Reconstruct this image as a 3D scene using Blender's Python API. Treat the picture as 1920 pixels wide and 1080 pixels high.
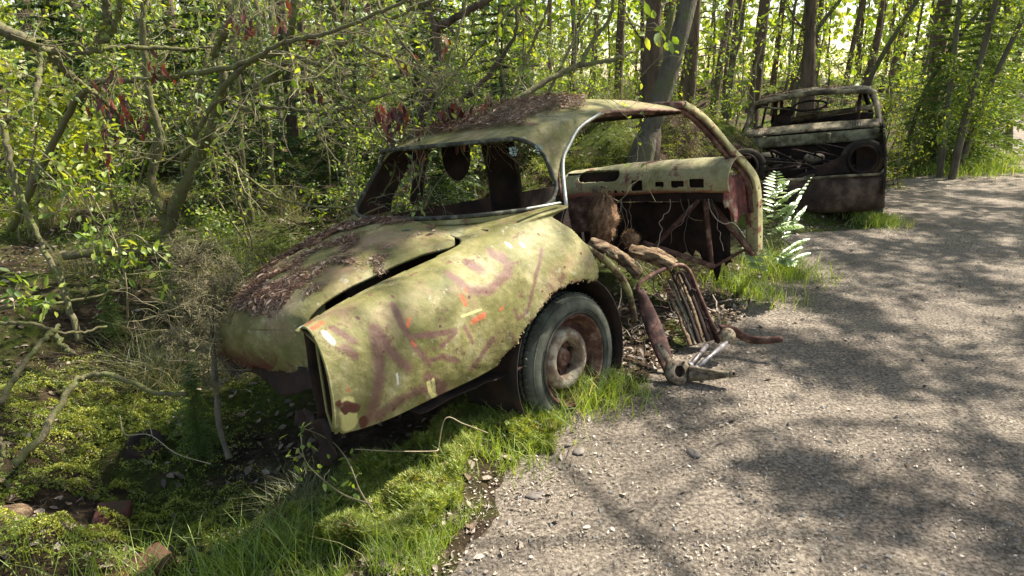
import bpy, math, random
import numpy as np
from math import sin, cos, radians as R, pi, atan, sqrt
from mathutils import Matrix, Vector
SC = bpy.context.scene
for o in list(bpy.data.objects): bpy.data.objects.remove(o)
# ------------------------------------------------------------------ camera
FOC = 1280.; CH = 1.5; PITCH = atan((540 - 145) / FOC)
cd = bpy.data.cameras.new('camera'); cd.sensor_width = 36; cd.lens = 24.0; cd.clip_end = 2000; cd.clip_start = .05
cam = bpy.data.objects.new('camera', cd); SC.collection.objects.link(cam)
cam.location = (0, 0, CH); cam.rotation_euler = (pi / 2 - PITCH, 0, 0); SC.camera = cam
# ------------------------------------------------------------------ light
AZ = R(64); EL = R(52)                      # sun azimuth (clockwise from +Y), elevation
w = bpy.data.worlds.new('World'); SC.world = w; w.use_nodes = True
nt = w.node_tree; bg = nt.nodes['Background']; sk = nt.nodes.new('ShaderNodeTexSky')
sk.sky_type = 'NISHITA'; sk.sun_disc = False; sk.sun_elevation = EL; sk.sun_rotation = AZ
tn = nt.nodes.new('ShaderNodeMix'); tn.data_type = 'RGBA'; tn.blend_type = 'MULTIPLY'; tn.inputs[0].default_value = 1; tn.inputs[7].default_value = (1.1, .98, .82, 1); nt.links.new(sk.outputs[0], tn.inputs[6]); nt.links.new(tn.outputs[2], bg.inputs[0]); bg.inputs[1].default_value = .105
sd = bpy.data.lights.new('sun', 'SUN'); sd.energy = 5.0; sd.angle = R(.55); sd.color = (1, .94, .83)
so = bpy.data.objects.new('sun', sd); SC.collection.objects.link(so)
SUN = np.array([sin(AZ) * cos(EL), cos(AZ) * cos(EL), sin(EL)])
so.rotation_euler = Vector(SUN).to_track_quat('Z', 'Y').to_euler(); so.location = (20, 15, 25)
SC.view_settings.view_transform = 'Standard'; SC.view_settings.look = 'None'
SC.view_settings.exposure = 1.5; SC.view_settings.gamma = 1
SC.cycles.max_bounces = 8; SC.cycles.transmission_bounces = 4; SC.cycles.diffuse_bounces = 4
# ------------------------------------------------------------------ pixel helpers (photograph 1920x1080)
O = np.array([0, 0, CH])
def ray(px, py):
    x = (px - 960) / FOC; y = (540 - py) / FOC; c, s = cos(PITCH), sin(PITCH)
    return np.array([x, c + y * s, -s + y * c])
def G(px, py, z=0):
    r = ray(px, py); return O + r * ((z - CH) / r[2])
def P(px, py, Y):
    r = ray(px, py); return O + r * (Y / r[1])
# ------------------------------------------------------------------ object helpers
COL = SC.collection
def tag(o, label=None, cat=None, group=None, kind=None):
    if label: o['label'] = label
    if cat: o['category'] = cat
    if group: o['group'] = group
    if kind: o['kind'] = kind
    return o
def empty(name, M=None, loc=None):
    o = bpy.data.objects.new(name, None); COL.objects.link(o); o.empty_display_size = .1
    if M is not None: o.matrix_world = M
    if loc is not None: o.location = loc
    return o
def copy_tree(o, parent=None):
    c = o.copy(); COL.objects.link(c)
    if parent: c.parent = parent
    for ch in list(o.children): copy_tree(ch, c)
    return c
class MB:
    def __init__(s): s.v = []; s.q = []; s.t = []; s.n = 0; s.a = []
    def add(s, v, q=None, t=None, a=None):
        v = np.asarray(v, float).reshape(-1, 3); k = s.n
        s.v.append(v); s.n += len(v)
        if q is not None and len(q): s.q.append(np.asarray(q, int).reshape(-1, 4) + k)
        if t is not None and len(t): s.t.append(np.asarray(t, int).reshape(-1, 3) + k)
        s.a.append(np.full(len(v), random.random()) if a is None else np.broadcast_to(np.asarray(a, float), (len(v),)))
        return k
    def mesh(s, name, smooth=True):
        me = bpy.data.meshes.new(name)
        if not s.n: return me
        v = np.concatenate(s.v); q = np.concatenate(s.q) if s.q else np.zeros((0, 4), int); t = np.concatenate(s.t) if s.t else np.zeros((0, 3), int)
        me.vertices.add(len(v)); me.vertices.foreach_set('co', v.ravel().astype(np.float32))
        lo = np.concatenate([q.ravel(), t.ravel()]); me.loops.add(len(lo)); me.loops.foreach_set('vertex_index', lo.astype(np.int32))
        st = np.concatenate([np.arange(len(q)) * 4, len(q) * 4 + np.arange(len(t)) * 3]).astype(np.int32)
        me.polygons.add(len(st)); me.polygons.foreach_set('loop_start', st)
        me.polygons.foreach_set('use_smooth', np.full(len(st), smooth))
        me.update(calc_edges=True); me.validate()
        at = me.attributes.new('rnd', 'FLOAT', 'POINT'); at.data.foreach_set('value', np.concatenate(s.a).astype(np.float32))
        return me
    def build(s, name, mat, parent=None, smooth=True):
        o = bpy.data.objects.new(name, s.mesh(name, smooth)); o.data.materials.append(mat); COL.objects.link(o)
        if parent: o.parent = parent
        return o
    def tube(s, pts, rad, n=6, cap=True, a=None):
        p = np.asarray(pts, float); m = len(p); rad = np.broadcast_to(np.asarray(rad, float), (m,))
        tg = np.gradient(p, axis=0); tg /= np.linalg.norm(tg, axis=1)[:, None] + 1e-9
        up = np.array([0, 0, 1.]) if abs(tg[0][2]) < .9 else np.array([1., 0, 0])
        x = np.cross(tg[0], up); x /= np.linalg.norm(x); fr = []
        for i in range(m):
            x = x - tg[i] * (x @ tg[i]); x /= np.linalg.norm(x) + 1e-9; fr.append((x.copy(), np.cross(tg[i], x)))
        an = np.arange(n) * 2 * pi / n
        V = np.array([p[i] + rad[i] * (np.cos(an)[:, None] * fr[i][0] + np.sin(an)[:, None] * fr[i][1]) for i in range(m)]).reshape(-1, 3)
        i, j = np.meshgrid(np.arange(m - 1), np.arange(n), indexing='ij'); j2 = (j + 1) % n
        Q = np.stack([i * n + j, i * n + j2, (i + 1) * n + j2, (i + 1) * n + j], -1).reshape(-1, 4)
        T = []
        if cap:
            V = np.vstack([V, p[0], p[-1]]); c0 = m * n
            for k in range(n):
                T.append((c0, (k + 1) % n, k)); T.append((c0 + 1, (m - 1) * n + k, (m - 1) * n + (k + 1) % n))
        return s.add(V, Q, T, a)
    def grid(s, V, keep=None, flip=False, a=None):
        V = np.asarray(V, float); A, B = V.shape[:2]; i, j = np.meshgrid(np.arange(A - 1), np.arange(B - 1), indexing='ij')
        Q = np.stack([i * B + j, i * B + j + 1, (i + 1) * B + j + 1, (i + 1) * B + j], -1)
        if flip: Q = Q[..., ::-1]
        if keep is not None: Q = Q[keep]
        Q = Q.reshape(-1, 4); used = np.unique(Q); mp = np.full(A * B, -1); mp[used] = np.arange(len(used))
        if a is not None: a = np.asarray(a).reshape(-1)[used]
        s.add(V.reshape(-1, 3)[used], mp[Q], None, a); return used
    def box(s, c, size, M=None, bev=.0, a=None):
        x, y, z = np.array(size) / 2.; V = []
        b = min(bev, x, y, z) if bev else 0
        if not b:
            V = [(i * x, j * y, k * z) for i in (-1, 1) for j in (-1, 1) for k in (-1, 1)]
            Q = [(0, 1, 3, 2), (4, 6, 7, 5), (0, 4, 5, 1), (2, 3, 7, 6), (0, 2, 6, 4), (1, 5, 7, 3)]
            V = np.array(V)
        else:                                    # bevelled: three nested rings of eight
            ring = lambda x, y: [(-x + b, -y), (x - b, -y), (x, -y + b), (x, y - b), (x - b, y), (-x + b, y), (-x, y - b), (-x, -y + b)]
            V = []
            for zz, k in ((-z, b), (-z + b, 0), (z - b, 0), (z, b)):
                V += [(px, py, zz) for px, py in ring(x - k, y - k)]
            V = np.array(V); Q = [(l * 8 + k, l * 8 + (k + 1) % 8, l * 8 + 8 + (k + 1) % 8, l * 8 + 8 + k) for l in range(3) for k in range(8)]
            Q += [(0, 7, 6, 1), (1, 6, 5, 2), (2, 5, 4, 3), (24, 25, 30, 31), (25, 26, 29, 30), (26, 27, 28, 29)]
        if M is not None: V = V @ np.asarray(M).T
        return s.add(V + np.asarray(c), Q, None, a)
    def bar(s, p, q, wd, th, side=(0, 0, 1), bev=.004, a=None):
        p = np.asarray(p, float); q = np.asarray(q, float); x = q - p; L = np.linalg.norm(x); x /= L
        y = np.cross(np.asarray(side, float), x); y /= np.linalg.norm(y); z = np.cross(x, y)
        return s.box((p + q) / 2, (L, wd, th), np.stack([x, y, z], 1), bev, a)
    def lathe(s, prof, c=(0, 0, 0), ax=(0, 0, 1), n=48, a=None):
        ax = np.asarray(ax, float); ax /= np.linalg.norm(ax); x = np.cross(ax, (0, 0, 1.) if abs(ax[2]) < .9 else (1., 0, 0)); x /= np.linalg.norm(x); y = np.cross(ax, x)
        an = np.arange(n + 1) * 2 * pi / n
        V = np.array([[np.asarray(c) + ax * h + r * (cos(t) * x + sin(t) * y) for t in an] for r, h in prof])
        return s.grid(V, a=a)
rs = np.random.RandomState(7); random.seed(7)
def nrm(v): v = np.asarray(v, float); return v / (np.linalg.norm(v, axis=-1, keepdims=True) + 1e-9)
def cards(mb, c, L, W, d=None, n=None, fold=.25, a=None, rs=rs, tri=False):
    """many rhombic leaves: centre, length, width, direction, normal"""
    c = np.asarray(c, float).reshape(-1, 3); N = len(c)
    if not N: return
    d = nrm(rs.normal(size=(N, 3))) if d is None else nrm(d)
    n = rs.normal(size=(N, 3)) if n is None else np.broadcast_to(n, (N, 3)) + rs.normal(size=(N, 3)) * .001
    y = nrm(np.cross(n, d)); z = np.cross(d, y)
    L = np.broadcast_to(L, (N,))[:, None]; W = np.broadcast_to(W, (N,))[:, None]
    a = rs.rand(N) if a is None else np.broadcast_to(a, (N,))
    b = c - d * L / 2; t = c + d * L / 2; k = fold * W
    if tri:
        V = np.stack([b - y * W / 2, b + y * W / 2, t], 1); T = (np.arange(N) * 3)[:, None] + np.array([0, 1, 2])
        mb.add(V, None, T, np.repeat(a, 3)); return
    l = c - d * L * .08 + y * W / 2 + z * k; r = c - d * L * .08 - y * W / 2 + z * k
    V = np.stack([b, l, t, r], 1)
    T = ((np.arange(N) * 4)[:, None, None] + np.array([[0, 1, 2], [0, 2, 3]])).reshape(-1, 3)
    mb.add(V, None, T, np.repeat(a, 4))
def oval_cards(mb, c, L, W, d, n, a=None, rs=rs):
    """rounder leaves, six-sided with a folded midrib"""
    c = np.asarray(c, float).reshape(-1, 3); N = len(c); d = nrm(d); y = nrm(np.cross(n, d)); z = np.cross(d, y)
    L = np.broadcast_to(L, (N,))[:, None]; W = np.broadcast_to(W, (N,))[:, None]; a = rs.rand(N) if a is None else np.broadcast_to(a, (N,))
    pt = lambda u, v, h: c + d * L * u + y * W * v + z * W * h
    V = np.stack([pt(-.5, 0, 0), pt(-.2, .42, .1), pt(.18, .36, .1), pt(.5, 0, -.1), pt(.18, -.36, .1), pt(-.2, -.42, .1)], 1)
    Q = ((np.arange(N) * 6)[:, None, None] + np.array([[0, 1, 2, 3], [0, 3, 4, 5]])).reshape(-1, 4)
    mb.add(V, Q, None, np.repeat(a, 6))
def blades(mb, base, h, w, lean, rs=rs, a=None, bend=.6):
    base = np.asarray(base, float); N = len(base); h = np.broadcast_to(h, (N,))[:, None]; w = np.broadcast_to(w, (N,))[:, None]
    ld = np.c_[lean, np.zeros(N)] if np.ndim(lean) == 2 else rs.normal(size=(N, 3)) * [1, 1, 0] * lean
    th = rs.rand(N) * 2 * pi; y = np.c_[np.cos(th), np.sin(th), np.zeros(N)]; rows = []
    for k, f in enumerate((0, .35, .7, 1.)):
        p = base + np.array([0, 0, 1.]) * h * (f - .25 * bend * f * f * np.linalg.norm(ld, axis=1)[:, None]) + ld * h * f * f * (.4 + bend)
        ww = w * (1, .85, .55, .06)[k]; rows += [p - y * ww / 2, p + y * ww / 2]
    V = np.stack(rows, 1); Q = ((np.arange(N) * 8)[:, None, None] + np.array([[0, 1, 3, 2], [2, 3, 5, 4], [4, 5, 7, 6]])).reshape(-1, 4)
    mb.add(V, Q, None, np.repeat(rs.rand(N) if a is None else a, 8))
def smooth_path(pts, n=None, jit=0):
    p = np.asarray(pts, float); m = len(p); n = n or (m - 1) * 5 + 1
    t = np.linspace(0, m - 1, n); i = np.clip(t.astype(int), 0, m - 2); f = (t - i)[:, None]
    q = np.vstack([2 * p[0] - p[1], p, 2 * p[-1] - p[-2]]); a, b, c, d = q[i], q[i + 1], q[i + 2], q[i + 3]
    r = .5 * ((2 * b) + (-a + c) * f + (2 * a - 5 * b + 4 * c - d) * f ** 2 + (-a + 3 * b - 3 * c + d) * f ** 3)
    if jit: r[1:-1] += rs.normal(size=(n - 2, 3)) * jit
    return r
def inpoly(x, y, poly):
    x = np.asarray(x); y = np.asarray(y); ins = np.zeros(x.shape, bool); P_ = list(poly); j = len(P_) - 1
    for i in range(len(P_)):
        xi, yi = P_[i]; xj, yj = P_[j]
        ins ^= ((yi > y) != (yj > y)) & (x < (xj - xi) * (y - yi) / (yj - yi + 1e-12) + xi); j = i
    return ins
def segdist(x, y, pts):
    D = np.full(np.shape(x), 9.)
    for (ax, ay), (bx, by) in zip(pts[:-1], pts[1:]):
        dx, dy = bx - ax, by - ay; t = np.clip(((x - ax) * dx + (y - ay) * dy) / (dx * dx + dy * dy + 1e-12), 0, 1)
        D = np.minimum(D, np.hypot(x - ax - t * dx, y - ay - t * dy))
    return D
_w = np.random.RandomState(3).normal(size=(40, 2)); _p = np.random.RandomState(4).rand(40) * 6.28
def fbm(x, y, sc=1., k0=0, octv=4):
    x = np.asarray(x, float) * sc; y = np.asarray(y, float) * sc; s = 0; a = 1.; f = 1.; tot = 0
    for o in range(octv):
        for j in range(4):
            i = (k0 + o * 4 + j) % 40; s = s + a * np.sin(f * (x * _w[i, 0] + y * _w[i, 1]) * 2 + _p[i] + 1.3 * np.sin(f * (x * _w[i, 1] - y * _w[i, 0])))
        tot += a * 2; a *= .5; f *= 2.03
    return s / tot
# ------------------------------------------------------------------ materials
def ramp(nt, fac, stops, interp='LINEAR'):
    r = nt.nodes.new('ShaderNodeValToRGB'); r.color_ramp.interpolation = interp; e = r.color_ramp.elements
    while len(e) < len(stops): e.new(.5)
    for k, (p, c) in enumerate(stops): e[k].position = p; e[k].color = (*c, 1)
    nt.links.new(fac, r.inputs[0]); return r.outputs[0]
def noise(nt, vec, scale, detail=6, rough=.6, dist=0.):
    n = nt.nodes.new('ShaderNodeTexNoise'); n.inputs['Scale'].default_value = scale; n.inputs['Detail'].default_value = detail
    n.inputs['Roughness'].default_value = rough; n.inputs['Distortion'].default_value = dist; nt.links.new(vec, n.inputs['Vector']); return n.outputs['Fac']
def mixc(nt, f, a, b, mode='MIX'):
    m = nt.nodes.new('ShaderNodeMix'); m.data_type = 'RGBA'; m.blend_type = mode
    for s, v in ((m.inputs[0], f), (m.inputs[6], a), (m.inputs[7], b)):
        if hasattr(v, 'links'): nt.links.new(v, s)
        elif isinstance(v, (int, float)): s.default_value = v
        else: s.default_value = (*v, 1)
    return m.outputs[2]
def math_(nt, op, a, b=None):
    m = nt.nodes.new('ShaderNodeMath'); m.operation = op
    for s, v in zip(m.inputs, (a, b)):
        if v is None: continue
        if hasattr(v, 'links'): nt.links.new(v, s)
        else: s.default_value = v
    return m.outputs[0]
def attr(nt, name, col=False):
    a = nt.nodes.new('ShaderNodeAttribute'); a.attribute_name = name; return a.outputs['Color' if col else 'Fac']
def newmat(name):
    m = bpy.data.materials.new(name); m.use_nodes = True; nt = m.node_tree; b = nt.nodes['Principled BSDF']
    tc = nt.nodes.new('ShaderNodeTexCoord'); return m, nt, b, tc.outputs['Object']
def bump(nt, b, h, strength=.5, dist=.01):
    n = nt.nodes.new('ShaderNodeBump'); n.inputs['Strength'].default_value = strength; n.inputs['Distance'].default_value = dist
    nt.links.new(h, n.inputs['Height']); nt.links.new(n.outputs[0], b.inputs['Normal'])
def nmat(name, stops, scale=8, rough=.85, bs=30, bstr=.5, bd=.01, metal=0, stretch=None, detail=8, spec=.3):
    m, nt, b, ob = newmat(name)
    if stretch:
        mp = nt.nodes.new('ShaderNodeMapping'); mp.inputs['Scale'].default_value = stretch; nt.links.new(ob, mp.inputs[0]); ob = mp.outputs[0]
    c = ramp(nt, noise(nt, ob, scale, detail, .65), stops); nt.links.new(c, b.inputs['Base Color'])
    b.inputs['Roughness'].default_value = rough; b.inputs['Metallic'].default_value = metal; b.inputs['Specular IOR Level'].default_value = spec
    bump(nt, b, noise(nt, ob, bs, 5, .7), bstr, bd); return m
def leafmat(name, stops, trans=.45, rough=.55, gloss=.06):
    m = bpy.data.materials.new(name); m.use_nodes = True; nt = m.node_tree; nt.nodes.clear(); L = nt.links.new
    out = nt.nodes.new('ShaderNodeOutputMaterial'); oi = nt.nodes.new('ShaderNodeObjectInfo')
    f = math_(nt, 'FRACT', math_(nt, 'ADD', attr(nt, 'rnd'), math_(nt, 'MULTIPLY', oi.outputs['Random'], .15)))
    c = ramp(nt, f, stops); d = nt.nodes.new('ShaderNodeBsdfDiffuse'); t = nt.nodes.new('ShaderNodeBsdfTranslucent'); g = nt.nodes.new('ShaderNodeBsdfGlossy'); g.inputs['Roughness'].default_value = rough
    ct = mixc(nt, 1., c, (1.25, 1.15, .5), 'MULTIPLY')
    L(c, d.inputs[0]); L(ct, t.inputs[0]); m1 = nt.nodes.new('ShaderNodeMixShader'); m1.inputs[0].default_value = trans; L(d.outputs[0], m1.inputs[1]); L(t.outputs[0], m1.inputs[2])
    m2 = nt.nodes.new('ShaderNodeMixShader'); m2.inputs[0].default_value = gloss; L(m1.outputs[0], m2.inputs[1]); L(g.outputs[0], m2.inputs[2]); L(m2.outputs[0], out.inputs[0]); return m
GREENS = [(0, (.08, .14, .015)), (.35, (.17, .27, .025)), (.7, (.28, .38, .04)), (1, (.44, .48, .07))]
M_leaf = leafmat('leaf', GREENS, .55)
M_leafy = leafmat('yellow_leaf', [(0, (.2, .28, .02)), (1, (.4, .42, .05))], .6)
M_red = leafmat('dead_red_leaf', [(0, (.035, .012, .01)), (.5, (.11, .02, .015)), (1, (.28, .05, .03))], .35)
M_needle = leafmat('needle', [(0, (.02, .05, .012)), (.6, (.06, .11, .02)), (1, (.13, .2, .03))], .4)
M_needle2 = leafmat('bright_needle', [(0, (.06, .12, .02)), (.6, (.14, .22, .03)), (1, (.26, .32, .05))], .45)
M_grass = leafmat('grass', [(0, (.12, .18, .02)), (.5, (.24, .36, .04)), (.85, (.36, .47, .07)), (1, (.5, .45, .2))], .5)
M_drygrass = leafmat('dry_grass', [(0, (.06, .09, .02)), (.5, (.16, .18, .06)), (1, (.36, .3, .15))], .4)
M_hair = leafmat('star_moss', [(0, (.06, .09, .01)), (.4, (.18, .25, .03)), (.85, (.38, .44, .06)), (1, (.34, .12, .04))], .45)
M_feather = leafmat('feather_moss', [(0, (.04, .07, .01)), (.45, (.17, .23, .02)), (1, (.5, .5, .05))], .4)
M_fern = leafmat('fern_leaf', [(0, (.2, .32, .1)), (1, (.52, .64, .36))], .35, .35, .18)
M_litter = leafmat('litter', [(0, (.035, .022, .014)), (.4, (.12, .08, .05)), (.75, (.22, .16, .11)), (1, (.36, .29, .22))], .1)
M_pathlit = leafmat('path_litter', [(0, (.06, .045, .035)), (.4, (.2, .16, .12)), (.8, (.36, .3, .23)), (1, (.54, .46, .37))], .05)
M_redlit = leafmat('needle_litter', [(0, (.03, .014, .01)), (.4, (.13, .06, .038)), (.75, (.26, .15, .095)), (1, (.52, .4, .29))], .12)
M_bark = nmat('bark', [(.3, (.05, .042, .03)), (.5, (.13, .11, .08)), (.62, (.11, .12, .05)), (.75, (.22, .21, .17))], 9, .9, 30, .9, .03, stretch=(1, 1, .35))
M_pine = nmat('pine_bark', [(.3, (.035, .026, .02)), (.5, (.12, .085, .06)), (.7, (.2, .14, .1))], 10, .9, 26, 1., .04, stretch=(1, 1, .25))
M_mossbark = nmat('mossy_bark', [(.3, (.06, .05, .03)), (.45, (.15, .13, .07)), (.6, (.13, .14, .04)), (.72, (.3, .3, .2)), (.85, (.45, .46, .4))], 14, .9, 40, .8, .02, stretch=(1, 1, .6))
M_twig = nmat('twig', [(.3, (.09, .075, .045)), (.55, (.22, .19, .1)), (.8, (.38, .36, .26))], 12, .8, 60, .4, .004)
M_rust = nmat('rusty_metal', [(.3, (.03, .016, .012)), (.48, (.085, .038, .027)), (.58, (.15, .08, .055)), (.7, (.28, .2, .15))], 18, .85, 90, .6, .004)
M_darkrust = nmat('dark_rust', [(.35, (.012, .009, .008)), (.6, (.04, .022, .016)), (.8, (.09, .045, .03))], 7, .9, 50, .6, .006)
M_greymetal = nmat('grey_metal', [(.34, (.04, .028, .02)), (.46, (.14, .105, .07)), (.56, (.27, .23, .16)), (.66, (.12, .065, .045))], 20, .6, 90, .4, .003, .25)
M_chrome = nmat('dull_trim', [(.3, (.25, .26, .22)), (.7, (.5, .5, .46))], 25, .5, 90, .2, .002, .35)
M_foam = nmat('foam', [(.3, (.12, .06, .03)), (.55, (.33, .2, .12)), (.8, (.5, .36, .24))], 20, .95, 60, 1., .02)
M_brick = nmat('brick', [(.3, (.03, .013, .01)), (.5, (.09, .032, .022)), (.65, (.06, .045, .02))], 14, .9, 60, .5, .006)
M_rotwood = nmat('rotten_wood', [(.35, (.06, .035, .02)), (.5, (.25, .16, .09)), (.62, (.42, .32, .2)), (.75, (.16, .09, .05))], 9, .9, 40, 1., .02, stretch=(1, 3, 6))
M_stone = nmat('stone', [(.3, (.09, .075, .065)), (.7, (.22, .19, .165))], 10, .85, 60, .6, .004)
M_seal = nmat('window_seal', [(.35, (.015, .015, .012)), (.52, (.05, .05, .036)), (.68, (.17, .17, .12))], 30, .7, 80, .4, .003)
def dashmat():
    m, nt, b, ob = newmat('dash_paint')
    c = ramp(nt, noise(nt, ob, 7, 10, .75), [(.3, (.16, .14, .06)), (.44, (.3, .27, .13)), (.53, (.4, .36, .2)), (.57, (.3, .2, .12)), (.62, (.16, .06, .04)), (.75, (.07, .03, .022))])
    sp = nt.nodes.new('ShaderNodeSeparateXYZ'); nt.links.new(ob, sp.inputs[0])
    z = math_(nt, 'ADD', sp.outputs[2], math_(nt, 'MULTIPLY', noise(nt, ob, 6, 4), -.12))
    f = ramp(nt, math_(nt, 'MULTIPLY', z, 1.), [(.775, (1, 1, 1)), (.80, (0, 0, 0))])
    c = mixc(nt, math_(nt, 'MULTIPLY', f, .75), c, (.3, .05, .05)); nt.links.new(c, b.inputs['Base Color'])
    b.inputs['Roughness'].default_value = .7; bump(nt, b, noise(nt, ob, 60, 5), .5, .005); return m
M_dash = dashmat()
def paintmat():
    m, nt, b, ob = newmat('mossy_car_paint'); L = nt.links.new
    c = ramp(nt, noise(nt, ob, 5, 9, .62, .3), [(.3, (.085, .078, .025)), (.44, (.18, .16, .055)), (.55, (.27, .235, .1)), (.7, (.38, .34, .2))])
    moss = ramp(nt, noise(nt, ob, 22, 8, .7), [(.42, (0, 0, 0)), (.62, (1, 1, 1))]); c = mixc(nt, math_(nt, 'MULTIPLY', moss, .5), c, (.1, .11, .02))
    pink = ramp(nt, noise(nt, ob, 3.1, 4, .6), [(.52, (0, 0, 0)), (.68, (1, 1, 1))]); c = mixc(nt, math_(nt, 'MULTIPLY', pink, .55), c, (.36, .2, .15)); drk = ramp(nt, noise(nt, ob, 2.3, 6, .7), [(.55, (0, 0, 0)), (.7, (1, 1, 1))]); c = mixc(nt, math_(nt, 'MULTIPLY', drk, .55), c, (.09, .095, .03))
    strk = nt.nodes.new('ShaderNodeMapping'); strk.inputs['Scale'].default_value = (14, 14, 2.2); L(ob, strk.inputs[0])
    s2 = ramp(nt, noise(nt, strk.outputs[0], 2, 6, .7), [(.5, (0, 0, 0)), (.7, (1, 1, 1))]); c = mixc(nt, math_(nt, 'MULTIPLY', s2, .25), c, (.1, .085, .04))
    fl_n = noise(nt, ob, 9, 12, .78); flk = ramp(nt, fl_n, [(.575, (0, 0, 0)), (.60, (1, 1, 1))]); c = mixc(nt, math_(nt, 'MULTIPLY', flk, .8), c, (.13, .06, .04)); flk2 = ramp(nt, noise(nt, ob, 17, 10, .75), [(.60, (0, 0, 0)), (.63, (1, 1, 1))]); c = mixc(nt, math_(nt, 'MULTIPLY', flk2, .5), c, (.42, .4, .3))
    br = noise(nt, ob, 24, 8, .75); edge = lambda nm: ramp(nt, math_(nt, 'ADD', attr(nt, nm), math_(nt, 'MULTIPLY', math_(nt, 'SUBTRACT', br, .5), 1.3)), [(.28, (0, 0, 0)), (.85, (1, 1, 1))])
    c = mixc(nt, math_(nt, 'MULTIPLY', edge('purple'), .7), c, (.14, .05, .06))
    c = mixc(nt, math_(nt, 'MULTIPLY', edge('orange'), .8), c, (.5, .11, .05)); c = mixc(nt, math_(nt, 'MULTIPLY', edge('white'), .9), c, (.62, .6, .58))
    c = mixc(nt, math_(nt, 'MULTIPLY', edge('yellow'), .9), c, (.6, .54, .22)); c = mixc(nt, edge('rust'), c, (.1, .035, .025))
    v = nt.nodes.new('ShaderNodeTexVoronoi'); v.inputs['Scale'].default_value = 75; L(ob, v.inputs['Vector'])
    pit = ramp(nt, v.outputs['Distance'], [(.0, (1, 1, 1)), (.2, (0, 0, 0))]); pn = ramp(nt, noise(nt, ob, 4, 3), [(.5, (0, 0, 0)), (.62, (1, 1, 1))])
    c = mixc(nt, math_(nt, 'MULTIPLY', pit, pn), c, (.05, .035, .02)); L(c, b.inputs['Base Color'])
    b.inputs['Roughness'].default_value = .62; b.inputs['Specular IOR Level'].default_value = .3
    h = math_(nt, 'ADD', noise(nt, ob, 95, 4, .7), math_(nt, 'MULTIPLY', noise(nt, ob, 14, 3), .5)); bump(nt, b, h, .6, .0035); return m
M_paint = paintmat()
def groundmat(name, stops, scale, bs, bstr, bd, chips=None, moss=None):
    m, nt, b, ob = newmat(name); L = nt.links.new
    c = ramp(nt, noise(nt, ob, scale, 12, .72), stops)
    if moss:
        f = ramp(nt, noise(nt, ob, 1.1, 6, .6), [(.46, (0, 0, 0)), (.58, (1, 1, 1))]); c = mixc(nt, f, c, ramp(nt, noise(nt, ob, 25, 6), moss))
    if chips:
        v = nt.nodes.new('ShaderNodeTexVoronoi'); v.inputs['Scale'].default_value = 60; L(ob, v.inputs['Vector'])
        f = ramp(nt, v.outputs['Distance'], [(.2, (1, 1, 1)), (.35, (0, 0, 0))]); bw = nt.nodes.new('ShaderNodeSeparateColor'); L(v.outputs['Color'], bw.inputs[0])
        g = ramp(nt, bw.outputs[0], [(.7, (0, 0, 0)), (.85, (1, 1, 1))]); c = mixc(nt, math_(nt, 'MULTIPLY', f, math_(nt, 'MULTIPLY', g, .6)), c, chips)
        big = noise(nt, ob, 1.5, 6, .65); c = mixc(nt, ramp(nt, big, [(.4, (.7, .7, .7)), (.58, (0, 0, 0))]), c, mixc(nt, .5, c, (.06, .05, .045)))
    L(c, b.inputs['Base Color']); b.inputs['Roughness'].default_value = .95; b.inputs['Specular IOR Level'].default_value = .15
    bump(nt, b, noise(nt, ob, bs, 10, .8), bstr, bd); return m
M_ground = groundmat('forest_floor', [(.3, (.018, .012, .008)), (.5, (.065, .043, .026)), (.7, (.15, .1, .06))], 14, 22, 1., .05, moss=[(.3, (.025, .04, .008)), (.7, (.12, .15, .02))])
M_path = groundmat('gravel', [(.36, (.07, .055, .042)), (.48, (.245, .2, .155)), (.62, (.49, .415, .33))], 60, 80, 1., .022, chips=(.55, .5, .42))
# ------------------------------------------------------------------ ground and path
PL = np.array([(-.6, .3), (-.35, 1.2), (-.18, 1.79), (-.1, 2.12), (.0, 2.48), (.26, 2.8), (.66, 3.1), (1.2, 4.0), (1.75, 4.75), (2.3, 5.3), (2.75, 6.6), (3.9, 7.0), (4.25, 7.3), (4.6, 8.6), (5.9, 10.3), (7.2, 11.2), (9.8, 13.6), (15.2, 21.6), (24, 32), (40, 48)])
PR = np.array([(3.6, .3), (3.9, 2.), (4.6, 4.2), (6.2, 6.6), (8.6, 9.2), (11.6, 12.3), (17.6, 20.), (27, 30), (43, 46)])
PPOLY = [tuple(p) for p in PL] + [tuple(p) for p in PR[::-1]]
def path_sd(x, y):                    # >0 inside the path, metres
    d = np.minimum(segdist(x, y, [tuple(p) for p in PL]), segdist(x, y, [tuple(p) for p in PR]))
    return np.where(inpoly(x, y, PPOLY), d, -d)
def sst(a, b, x): t = np.clip((x - a) / (b - a), 0, 1); return t * t * (3 - 2 * t)
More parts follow.
